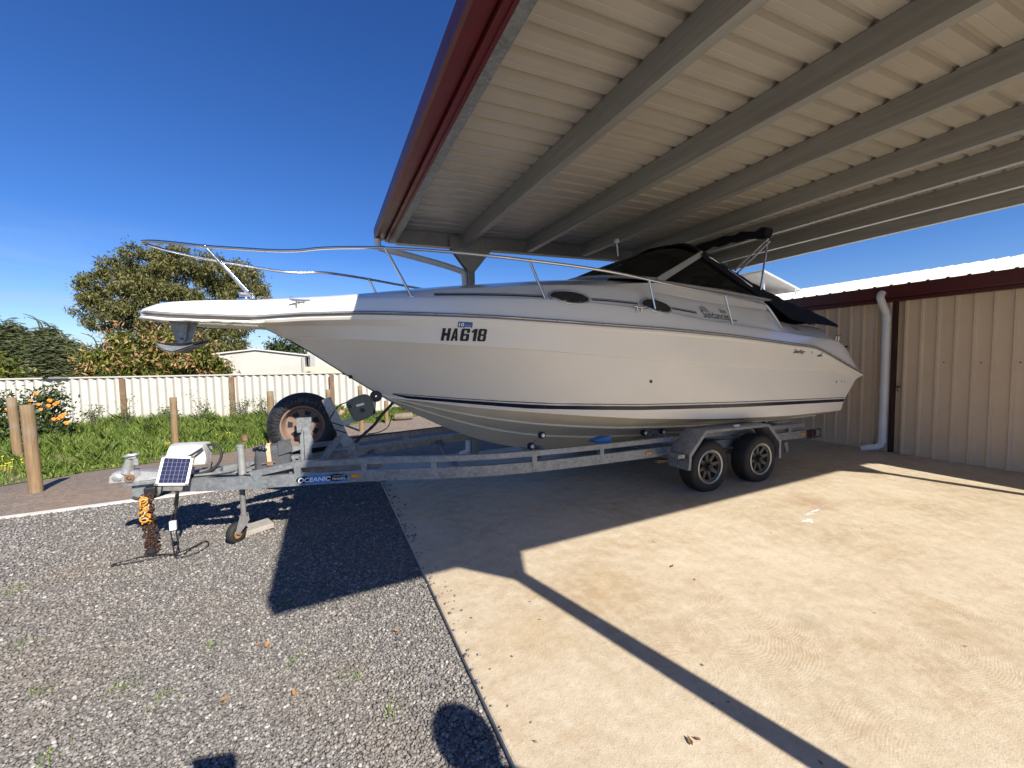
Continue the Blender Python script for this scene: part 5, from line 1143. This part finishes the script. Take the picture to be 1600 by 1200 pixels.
# spare wheel on its bracket
SX, SY, SZ = -.24, 4.95, .83; rotS = Matrix.Rotation(-.10, 3, 'Z'); SK = 1.10
sk = lambda pr: [(r*SK, h) for r, h in pr]
m = MB(); m.lathe(sk([(.19,-.085),(.215,-.10),(.255,-.102),(.295,-.085),(.318,-.05),(.324,0),(.318,.05),(.295,.085),(.25,.1),(.19,.09)]), (SX, SY, SZ), 'Y', 56, rot=rotS); sw = m.build('spare_wheel', M['cover'], tr, smooth=50)
m = MB()                                                          # gathered folds of the stretch cover
for k in range(64):
    a = 2*PI*k/64+.03*random.random(); pr = sk([(.205,-.103),(.235,-.109),(.265,-.107),(.297,-.090)])
    tw_ = .05*math.sin(k*2.3)
    m.tube([Vector((SX,SY,SZ))+rotS @ Vector((r*math.cos(a+tw_*i), h, r*math.sin(a+tw_*i))) for i, (r, h) in enumerate(pr)], [.003,.0055,.0055,.002], 5)
m.build('cover_folds', M['cover'], sw, smooth=60)
m = MB(); m.lathe(sk([(.195,-.075),(.20,-.09),(.186,-.09),(.176,-.07),(.172,-.02),(.16,.0),(.06,.01),(.055,-.015),(0,-.015),(0,.03),(.17,.03),(.195,.0)]), (SX, SY, SZ), 'Y', 44, closed=False, rot=rotS); m.build('spare_rim', M['rimtan'], sw, smooth=30)
for k in range(7):
    a = 2*PI*k/7+.35; R_ = Matrix.Rotation(-a, 3, 'Y'); MB().add([Vector((SX,SY,SZ))+rotS @ (R_ @ Vector((x, -.004, z))) for x, z in ((.108,-.024),(.156,-.033),(.156,.033),(.108,.024))], [(0,1,2,3)]).build('rim_slot', M['rimdark'], sw, fix=False)
m = MB(); m.box((SX+.01, 4.83, SZ+.02), (.14, .012, .15), rot=rotS); m.box((SX-.035, 4.80, SZ-.005), (.05, .03, .10)); m.tube([(SX+.01, 4.83, SZ), (SX+.01, 4.95, SZ)], .02, 8); m.prism([(SX-.02,SZ-.0),(SX+.05,SZ-.0),(SX+.05,.62),(SX-.02,.62)], 'Y', 4.785, 4.80); m.build('spare_bracket', M['galv'], tr)
m = MB(); m.prism([(-.185,.93),(-.20,.90),(-.20,.60),(-.145,.60),(-.145,.75),(-.125,.78),(-.13,.82),(-.15,.87),(-.16,.93)], 'Y', 4.06, 4.075); m.prism([(-.20,.90),(-.235,.85),(-.235,.60),(-.20,.60)], 'Y', 4.085, 4.095); m.build('spare_post', M['galv'], tr)
m = MB(); m.box((-.30, 4.10, .665), (.10, .06, .03)); m.box((-.26, 4.12, .6), (.04, .05, .1)); m.build('spare_post_foot', M['galv'], tr)
# maker's plate on the near rail
def rail_place(cx, cz):
    def f(x, y):
        X = cx+x; n = itp(X, T_rn)+.0035; return Vector((X, YC-n, rzb(X)+cz+y))
    return f
def rail_patch(outline, cx, cz, off, mat, name, parent):
    m = MB(); k = len(outline); vs = []
    for x, y in outline:
        X = cx+x; n = itp(X, T_rn)+off; vs.append(Vector((X, YC-n, rzb(X)+cz+y)))
    m.add(vs, [tuple(range(k))]); return m.build(name, mat, parent, fix=False)
ell = lambda a, b_, ox=0, oy=0: [(ox+a*math.cos(t), oy+b_*math.sin(t)) for t in np.linspace(0, 2*PI, 25)[:-1]]
m = MB(); g = []
for i in range(13):
    X = -.265+.40*i/12; n = itp(X, T_rn)+.002; g.append([(X, YC-n, rzb(X)+.012), (X, YC-n, rzb(X)+.085)])
m.grid(g); stk = m.build('maker_sticker', M['stickerblue'], tr, fix=False)
rail_patch(ell(.058, .030, -.212, .048), 0, 0, .003, M['navy'], 'sticker_swoosh', stk)
rail_patch(ell(.085, .032, .052, .052), 0, 0, .003, M['navy'], 'sticker_swoosh', stk)
lettering('sticker_lettering', 'OCEANIC', 0, 0, .038, M['letterwhite'], stk, width=.255, shear=.2, bold=.025, place=lambda x, y: (lambda X: Vector((X, YC-itp(X, T_rn)-.0048, rzb(X)+.046+y*(1+.25*(x < -.1)))))(-.125+x))
lettering('sticker_lettering', 'CUSTOM', 0, 0, .015, M['logopale'], stk, width=.095, shear=.2, bold=.01, place=lambda x, y: (lambda X: Vector((X, YC-itp(X, T_rn)-.0048, rzb(X)+.064+y)))(.07+x))
lettering('sticker_lettering', 'TRAILERS', 0, 0, .017, M['letterwhite'], stk, width=.105, shear=.2, bold=.02, place=lambda x, y: (lambda X: Vector((X, YC-itp(X, T_rn)-.0048, rzb(X)+.040+y)))(.065+x))
# brake hoses along the drawbar
m = MB(); m.tube(smooth_path([(-.97, YC-.02, .80), (-.90, YC-.03, .80), (-.86, YC-.05, .72), (-.90, YC-.07, .62), (-1.0, YC-.08, .575), (-1.12, YC-.09, .565)], 5), .011, 8)
m.tube(smooth_path([(-1.12, YC-.11, .56), (-.9, YC-.16, .565), (-.7, YC-.14, .585), (-.6, YC-.1, .61)], 5), .007, 6); m.tube(smooth_path([(-.93, YC-.06, .66), (-.94, YC-.07, .60), (-.95, YC-.08, .57)], 3), .006, 6); m.build('brake_hose', M['black'], tr)
m = MB(); m.rectsweep([(-1.05, YC-.08, .55), (-.62, YC-.16, .565)], .03, .02); m.build('hose_bracket', M['castal'], tr)

# ================================================================== LOOSE THINGS ON AND BY THE TRAILER
m = MB()                                                          # white vinyl cover over the brake unit
r = [(-1.225,-.10),(-.965,-.10),(-.955,.08),(-1.235,.08)]
rows = []
for z, sc, bz in ((.655,1.0,0),(.70,1.01,0),(.76,.99,0),(.80,.96,.004),(.818,.90,.012),(.825,.4,.014)):
    ring = []
    for q in range(24):
        t = q/24*4; k = int(t); f = t-k; a = Vector(r[k]); b_ = Vector(r[(k+1)%4]); p = a.lerp(b_, f); c_ = Vector((-1.095, -.01)); p = c_+(p-c_)*sc
        wv = .006*math.sin(q*1.7+z*40)
        ring.append((p.x+wv, YC+p.y+wv, z-.07*(p.x+1.22)*(z > .7)*.6+bz))
    rows.append(ring)
for rr_ in rows: rr_.append(rr_[0])
m.grid(rows); m.add(rows[-1][:-1], [tuple(range(24))]); wb = m.build('brake_unit_cover', M['box'], None, smooth=45, loc=(-1.1, YC, .655))
tag(wb, 'white vinyl bag covering the brake unit on the drawbar', 'cover')
for k, (x0, z0, x1, z1) in enumerate(((-1.19,.69,-.98,.80),(-1.13,.68,-.975,.785))):
    MB().tube(smooth_path([(x0, YC-.114, z0), ((x0+x1)/2, YC-.118, (z0+z1)/2-.01), (x1, YC-.112, z1)], 4), .005, 6).build('cover_seam', M['bag'], wb, smooth=60)
# small solar panel leaning on the drawbar nose
pn = thing('small_solar_panel', (-1.12, 4.1, .55), 'small blue celled solar panel in a white frame propped on the drawbar nose', 'solar panel')
TL, TRr, BR, BL = Vector((-1.185, 4.06, .775)), Vector((-.99, 4.08, .745)), Vector((-1.055, 3.96, .555)), Vector((-1.245, 3.94, .59))
ux = ((TRr-TL)+(BR-BL)).normalized(); uyv = ((TL-BL)+(TRr-BR)); uyv = (uyv-ux*uyv.dot(ux)).normalized(); nn_ = ux.cross(uyv); 
if nn_.y > 0: nn_ = -nn_
cc = (TL+TRr+BR+BL)/4; W_ = ((TRr-TL).length+(BR-BL).length)/2; H_ = ((TL-BL).length+(TRr-BR).length)/2
RM = Matrix((ux, uyv, nn_)).transposed()
def P2(x, y, z): return cc+RM @ Vector((x, y, z))
MB().box(cc-nn_*.012, (W_+.012, H_+.012, .022), rot=RM).build('panel_back', M['black'], pn)
m = MB(); e = .013
m.box(P2(0, H_/2-e/2, .004), (W_, e, .012), rot=RM); m.box(P2(0, -H_/2+e/2, .004), (W_, e, .012), rot=RM); m.box(P2(-W_/2+e/2, 0, .004), (e, H_-2*e, .012), rot=RM); m.box(P2(W_/2-e/2, 0, .004), (e, H_-2*e, .012), rot=RM); m.build('panel_frame', M['alu'], pn)
MB().box(P2(0,0,.001), (W_-2*e, H_-2*e, .004), rot=RM).build('panel_sheet', M['cellgrid'], pn)
m = MB()
for i in range(6):
    for j in range(6): 
        cw, ch = (W_-2*e-.004)/6, (H_-2*e-.004)/6; m.box(P2((i-2.5)*cw, (j-2.5)*ch, .004), (cw*.93, ch*.93, .003), rot=RM)
m.build('solar_cells', M['cellblue'], pn)
m = MB()
for sx_ in (-1, 1):
    for sy_ in (-1, 1): m.box(P2(sx_*W_/2*.95, sy_*H_/2*.97, .003), (.024, .02, .022), rot=RM)
m.build('corner_caps', M['black'], pn)
m = MB(); m.box(P2(.01, -H_/2-.015, -.02), (.12, .05, .02), rot=RM); m.tube([P2(.02, -H_/2-.02, -.02), (-1.10, 3.95, .50), (-1.125, 3.98, .40)], .010, 6); m.build('panel_bracket', M['black'], pn)
# cable hanging from the panel onto the gravel
m = MB(); gz_ = GZ+.012
m.tube(smooth_path([(-1.09, 3.95, .51), (-1.11, 3.97, .38), (-1.13, 3.98, .30), (-1.13, 3.98, .20), (-1.12, 3.97, .08), (-1.14, 3.97, gz_), (-1.08, 3.96, gz_), (-1.0, 4.0, gz_), (-.96, 4.12, gz_), (-1.0, 4.2, gz_+.01), (-1.08, 4.12, gz_), (-1.2, 4.04, gz_), (-1.4, 4.02, gz_), (-1.55, 4.03, gz_), (-1.45, 4.10, gz_), (-1.25, 4.06, gz_+.01), (-1.12, 4.0, gz_), (-1.08, 4.08, gz_), (-1.02, 4.20, gz_)], 5), .0055, 6)
m.tube(smooth_path([(-1.105, 3.96, .50), (-1.125, 3.975, .37), (-1.165, 3.985, .26), (-1.155, 3.98, .08), (-1.15, 3.99, gz_)], 5), .005, 6)
cb = m.build('black_cable', M['black'], None, smooth=60, loc=(-1.15, 4.0, GZ)); tag(cb, 'thin black cable hanging from the small solar panel and coiled on gravel', 'cable')
MB().box((-1.145, 3.975, .24), (.045, .03, .075), bevel=.006).build('cable_joiner', M['pvc'], cb)
# yellow rope and rusty chain hanging to the ground
m = MB()
for i in range(34):
    z = .46-.0145*i; a = Vector((-1.345+.012*math.sin(i*1.1)+.03*(.46-z), 4.13+.012*math.cos(i*1.3), z))
    for o_ in (-.021, .019):
        R_ = Matrix.Rotation(i*1.57+(0 if o_ < 0 else .8), 3, 'Z'); m.tube([a+Vector((o_, o_*.4, 0))+R_ @ Vector((.017*math.cos(t), 0, .015*math.sin(t))) for t in np.linspace(0, 2*PI, 8)[:-1]], .0062, 5, closed=True)
ch = m.build('safety_chain', M['brownrope'], None, smooth=60, loc=(-1.34, 4.13, 0)); tag(ch, 'rusty brown safety chain hanging from the drawbar nose to the gravel', 'chain')
m = MB(); pts = []; rr2 = random.Random(5); mw = MB()
for i in range(17):
    t = i/16; cz_ = .455-.20*t; c_ = Vector((-1.362+.014*t+rr2.uniform(-.012,.012), 4.098+rr2.uniform(-.012,.012), cz_)); A_ = rr2.uniform(0,6.28); B_ = rr2.uniform(-.9,.9); R2 = rr2.uniform(.014,.027)
    lp = [c_+Matrix.Rotation(A_, 3, 'Z') @ (Matrix.Rotation(B_, 3, 'X') @ Vector((R2*math.cos(q)*1.15, .006*math.sin(2*q), R2*math.sin(q)))) for q in np.linspace(0, 5.4, 13)]
    (mw if i % 4 == 2 else m).tube(lp, .0062, 5)
for i in range(0):
    t = i/45; pts.append((-1.365+.03*math.sin(i*1.05)+.012*t, 4.105+.03*math.cos(i*1.05), .46-.20*t+.022*math.sin(i*.37*2)))
yr = m.build('yellow_rope', M['yellow'], None, smooth=60, loc=(-1.37, 4.1, .35)); tag(yr, 'frayed yellow rope wound around the top of the rusty chain', 'rope'); mw.build('pale_strand', M['strap'], yr, smooth=60)
MB().lathe([(0,-.035),(.03,-.035),(.034,0),(.03,.03),(0,.03)], (-1.335, 4.13, -.0+.005), 'Z', 10, closed=False).build('chain_end_sleeve', M['black'], ch)
# charcoal bag strapped on the rail
m = MB(); rows = []
for z, w_, d in ((.555,.27,.155),(.60,.275,.16),(.70,.275,.16),(.745,.275,.16),(.78,.27,.15),(.80,.25,.12)):
    ring = []
    for q in range(28):
        a = 2*PI*q/28; cx_ = math.copysign(abs(math.cos(a))**.35, math.cos(a)); sy_ = math.copysign(abs(math.sin(a))**.35, math.sin(a))
        ring.append((-.445+cx_*w_/2+.05*(z-.6)*.6+.004*math.sin(q*3+z*50), 4.06+sy_*d/2, z+.012*(cx_)+.004*math.sin(q*2.3)))
    ring.append(ring[0]); rows.append(ring)
m.grid(rows); m.add(rows[-1][:-1], [tuple(range(28))]); m.add(rows[0][:-1], [tuple(range(27,-1,-1))])
bg_ = m.build('battery_bag', M['bag'], None, smooth=50, loc=(-.445, 4.06, .56)); tag(bg_, 'charcoal fabric bag with a tan strap sitting on the trailer rail below the spare wheel', 'bag')
m = MB(); m.add([(-.40,3.972,.815),(-.30,3.972,.83),(-.285,3.965,.745),(-.395,3.965,.715),(-.40,4.02,.83),(-.30,4.02,.845)], [(0,1,2,3),(4,5,1,0)]); m.build('bag_flap', M['bag'], bg_, fix=False)
m = MB(); pts = [(-.475,4.13,.80),(-.475,4.06,.815),(-.475,3.985,.80),(-.472,3.972,.76),(-.468,3.972,.70),(-.465,3.972,.655)]
m.grid([[(x-.016, y-.004, z), (x+.016, y-.004, z)] for x, y, z in pts]); m.build('bag_strap', M['strap'], bg_, fix=False)
m = MB(); m.box((-.463, 3.966, .655), (.045, .012, .03)); m.tube([(-.47,3.96,.64),(-.47,3.96,.60),(-.45,3.96,.60),(-.45,3.96,.64)], .004, 5); m.tube([(-.52,3.96,.66),(-.42,3.96,.665)], .004, 5); m.build('strap_buckle', M['rust'], bg_)
m = MB(); m.tube(smooth_path([(-.58,4.0,.77),(-.56,3.985,.795),(-.53,3.975,.79),(-.50,3.972,.775),(-.485,3.972,.785)], 4), [.012+.005*math.sin(i) for i in range(17)], 6); m.build('bag_contents', M['navy'], bg_, smooth=60)
# paver by the jockey wheel, blue sheet on the rail
m = MB(); m.box((-.665, 4.31, GZ+.028), (.30, .19, .045), rot=Matrix.Rotation(.35, 3, 'Z') @ Matrix.Rotation(-.06, 3, 'Y'), bevel=.006); tag(m.build('paver', M['concretegrey'], None, loc=(-.665, 4.31, GZ)), 'flat grey paver on the gravel against the jockey wheel', 'paver')
m = MB(); m.grid([[(2.51,3.50,.625),(2.51,3.56,.63)],[(2.60,3.48,.648),(2.60,3.56,.655)],[(2.68,3.47,.662),(2.68,3.57,.668)],[(2.745,3.46,.672),(2.745,3.57,.66)]]); m.grid([[(2.55,3.475,.60),(2.55,3.49,.635)],[(2.65,3.465,.60),(2.65,3.475,.655)],[(2.735,3.455,.612),(2.735,3.46,.672)]]); m.grid([[(2.51,3.50,.62),(2.51,3.56,.625)],[(2.745,3.47,.60),(2.745,3.57,.60)]])
tag(m.build('blue_sheet', M['blue'], None, fix=False, loc=(2.63, 3.5, .6)), 'crumpled scrap of blue sheet tucked between the hull and the near trailer rail', 'sheet')
# dry leaves on the slab and gravel
def leaf(x, y, z, s, rot, mat, label):
    m = MB(); R_ = Matrix.Rotation(rot, 3, 'Z'); pt = [(-1,0,.1),(-.4,.42,.0),(.3,.40,.12),(1,0,.35),(.3,-.38,.05),(-.4,-.40,.18),(0,0,-.02)]
    m.add([Vector((x,y,z))+R_ @ (Vector(p)*s) for p in pt], [(6,0,1),(6,1,2),(6,2,3),(6,3,4),(6,4,5),(6,5,0)])
    tag(m.build('dead_leaf', mat, None, fix=False, loc=(x, y, z)), label, 'leaf', 'dry leaves scattered on the ground')
leaf(2.195, 2.096, .006, .020, .4, M['deadleaf'], 'dark curled leaf alone in the middle of the sunlit slab')
leaf(1.231, 1.08, .006, .020, 1.2, M['deadleaf'], 'brown curled leaf on the slab nearest the bottom edge of the photo')
leaf(1.265, 1.075, .006, .013, 2.2, M['deadleaf'], 'leaf fragment beside the brown curled leaf nearest the bottom edge')
leaf(-.394, 2.492, -.008, .020, .3, M['orangeleaf'], 'left one of two orange leaves lying together on the gravel')
leaf(-.344, 2.467, -.008, .027, 1.5, M['orangeleaf'], 'right one of two orange leaves lying together on the gravel')
leaf(-.477, 2.14, -.008, .024, .5, M['orangeleaf'], 'orange leaf on the gravel nearest the bottom left of the photo')
leaf(-.19, 2.04, -.008, .020, 2.0, M['orangeleaf'], 'orange leaf on the gravel right of the nearest orange leaf')
leaf(.304, 2.276, -.008, .018, 2.6, M['orangeleaf'], 'small orange leaf on the gravel near the slab edge')
for i in range(26):
    x = .75+5.2*random.random(); y = .75+2.2*random.random()+(.9*random.random() if x > 3 else 0)
    leaf(x, y, .004, .005+.006*random.random(), random.random()*6, M['deadleaf'], 'tiny dark leaf scrap on the sunlit slab')
for i in range(14):
    leaf(.9+2.2*random.random(), 2.9+1.2*random.random(), .004, .006+.008*random.random(), random.random()*6, M['deadleaf'], 'tiny dark leaf scrap on the shaded slab')
# white paint spill on the slab
m = MB(); n = 26
for cx_, cy_, a_, b_, ph in ((3.90,2.15,.055,.03,.0),(4.24,2.27,.13,.012,.15),(4.05,2.24,.08,.008,-.1)):
    vs = [(cx_, cy_, .0035)]
    for k in range(n):
        t = 2*PI*k/n; rr_ = 1+.35*math.sin(3*t+ph)+.25*math.sin(7*t+1); vs.append((cx_+a_*rr_*math.cos(t)*math.cos(ph)-b_*rr_*math.sin(t)*math.sin(ph), cy_+b_*rr_*math.sin(t)+a_*math.sin(ph)*math.cos(t), .0035))
    m.add(vs, [(0, 1+k, 1+(k+1)%n) for k in range(n)])
tag(m.build('paint_spill', M['paintspill'], None, fix=False, loc=(3.95, 2.2, .0035)), 'splash of dried white paint on the sunlit slab', 'paint')

# ================================================================== THE PHOTOGRAPHER (only the shadow falls in the picture)
def skin_figure(name, joints, edges, radii, root, mat, parent, sub=2):
    me = bpy.data.meshes.new(name); org = ORG[parent.name]
    me.from_pydata([tuple(Vector(j)-org) for j in joints], edges, []); o = bpy.data.objects.new(name, me); C.objects.link(o); o.parent = parent; ORG[o.name] = org
    md = o.modifiers.new('skin', 'SKIN'); md.use_smooth_shade = True
    for i, r in enumerate(radii):
        sv = me.skin_vertices[0].data[i]; sv.radius = (r, r) if not isinstance(r, tuple) else r; sv.use_root = (i == root)
    md2 = o.modifiers.new('sub', 'SUBSURF'); md2.levels = sub; md2.render_levels = sub
    me.materials.append(mat); return o
PX, PY = 1.0, -.53
pe = thing('person', (PX, PY, 0), 'person in dark shirt and jeans standing on the slab, arm stretched out holding a phone', 'person')
J = [(PX,PY,.94),(PX,PY,1.12),(PX-.02,PY+.01,1.26),(PX-.03,PY+.02,1.38),(PX-.03,PY+.03,1.44),(PX-.03,PY+.045,1.50),(PX-.03,PY+.055,1.58),(PX-.03,PY+.05,1.64),
     (PX-.20,PY+.06,1.33),(PX-.54,PY+.20,1.18),(PX-.86,PY+.43,1.31),(PX-.92,PY+.48,1.37),
     (PX+.12,PY-.06,1.22),(PX+.19,PY-.06,1.02),(PX+.22,PY+.06,.84),(PX+.22,PY+.09,.76),
     (PX-.09,PY,.88),(PX-.11,PY+.02,.49),(PX-.12,PY-.02,.09),(PX-.12,PY+.12,.04),
     (PX+.09,PY,.88),(PX+.11,PY+.02,.49),(PX+.12,PY-.02,.09),(PX+.13,PY+.12,.04)]
Ed = [(0,1),(1,2),(2,3),(3,4),(4,5),(5,6),(6,7),(3,8),(8,9),(9,10),(10,11),(3,12),(12,13),(13,14),(14,15),(0,16),(16,17),(17,18),(18,19),(0,20),(20,21),(21,22),(22,23)]
Rd = [.14,.13,.14,.10,.055,.085,.098,.07,.065,.048,.036,.034,.065,.048,.035,.035,.09,.062,.045,.035,.09,.062,.045,.035]
# fingers of both hands
def hand(tip, dirv, side, spread):
    d = Vector(dirv).normalized(); s = Vector(side).normalized(); k0 = tip; base = Vector(J[tip])
    for i, (o_, l) in enumerate(((-.027,.062),(-.009,.072),(.010,.068),(.027,.052))):
        a = len(J); cur = d.cross(s)*.4
        J.append(tuple(base+d*.035+s*o_)); J.append(tuple(base+d*(.035+l*.5)+s*o_*1.15)); J.append(tuple(base+d*(.035+l*.9)+s*o_*1.15+cur*l*.6)); Rd.extend([.010,.009,.008])
        Ed.append((k0, a)); Ed.append((a, a+1)); Ed.append((a+1, a+2))
    a = len(J); J.append(tuple(base+s*.042+d*.005)); J.append(tuple(base+s*.055+d*.04)); Rd.extend([.011,.009]); Ed.append((k0, a)); Ed.append((a, a+1))
hand(11, (-.5,.25,.7), (.5,.2,-.2), 1); hand(15, (0,.2,-1), (.1,1,0), 1)
skin_figure('body', J, Ed, Rd, 0, M['skin'], pe)
# clothing and hair follow the body
m = MB()
m.lathe([(.165,0),(.16,.1),(.155,.22),(.17,.36),(.15,.44),(.07,.47)], (PX-.03, PY-.02, .83), 'Z', 20, closed=False); m.tube([(PX-.12,PY+.04,1.34),(PX-.33,PY+.115,1.27)], [.085,.07], 12); m.tube([(PX+.08,PY-.06,1.20),(PX+.16,PY-.06,1.05)], [.085,.068], 12); m.build('shirt', M['cloth'], pe, smooth=60)
m = MB()
for s in (-1, 1): m.tube([(PX+s*.07,PY,.98),(PX+s*.09,PY,.86),(PX+s*.11,PY+.02,.49),(PX+s*.12,PY-.02,.09)], [.13,.115,.082,.066], 14)
m.build('jeans', M['jean'], pe, smooth=60)
m = MB()
for s in (-1, 1): m.sphere((PX+s*.122, PY+.06, .045), .06, 12, 8, (.85, 2.3, .75))
m.build('shoe', M['black'], pe, smooth=60)
m = MB(); m.sphere((PX-.03, PY+.04, 1.575), .122, 16, 10, (.92, 1.0, 1.02)); m.build('hair', M['hair'], pe, smooth=60)
m = MB(); m.sphere((PX-.03, PY+.155, 1.545), .016, 8, 6, (.8,1.2,1.1))
m.build('nose', M['skin'], pe, smooth=60)
m = MB(); m.box((.03, -.02, 1.445), (.155, .009, .075), rot=Matrix.Rotation(-.25, 3, 'Z'), bevel=.003); tag(m.build('phone', M['black'], None, loc=(.03, -.02, 1.445)), 'black phone held out sideways in the photographer\'s hand', 'phone')
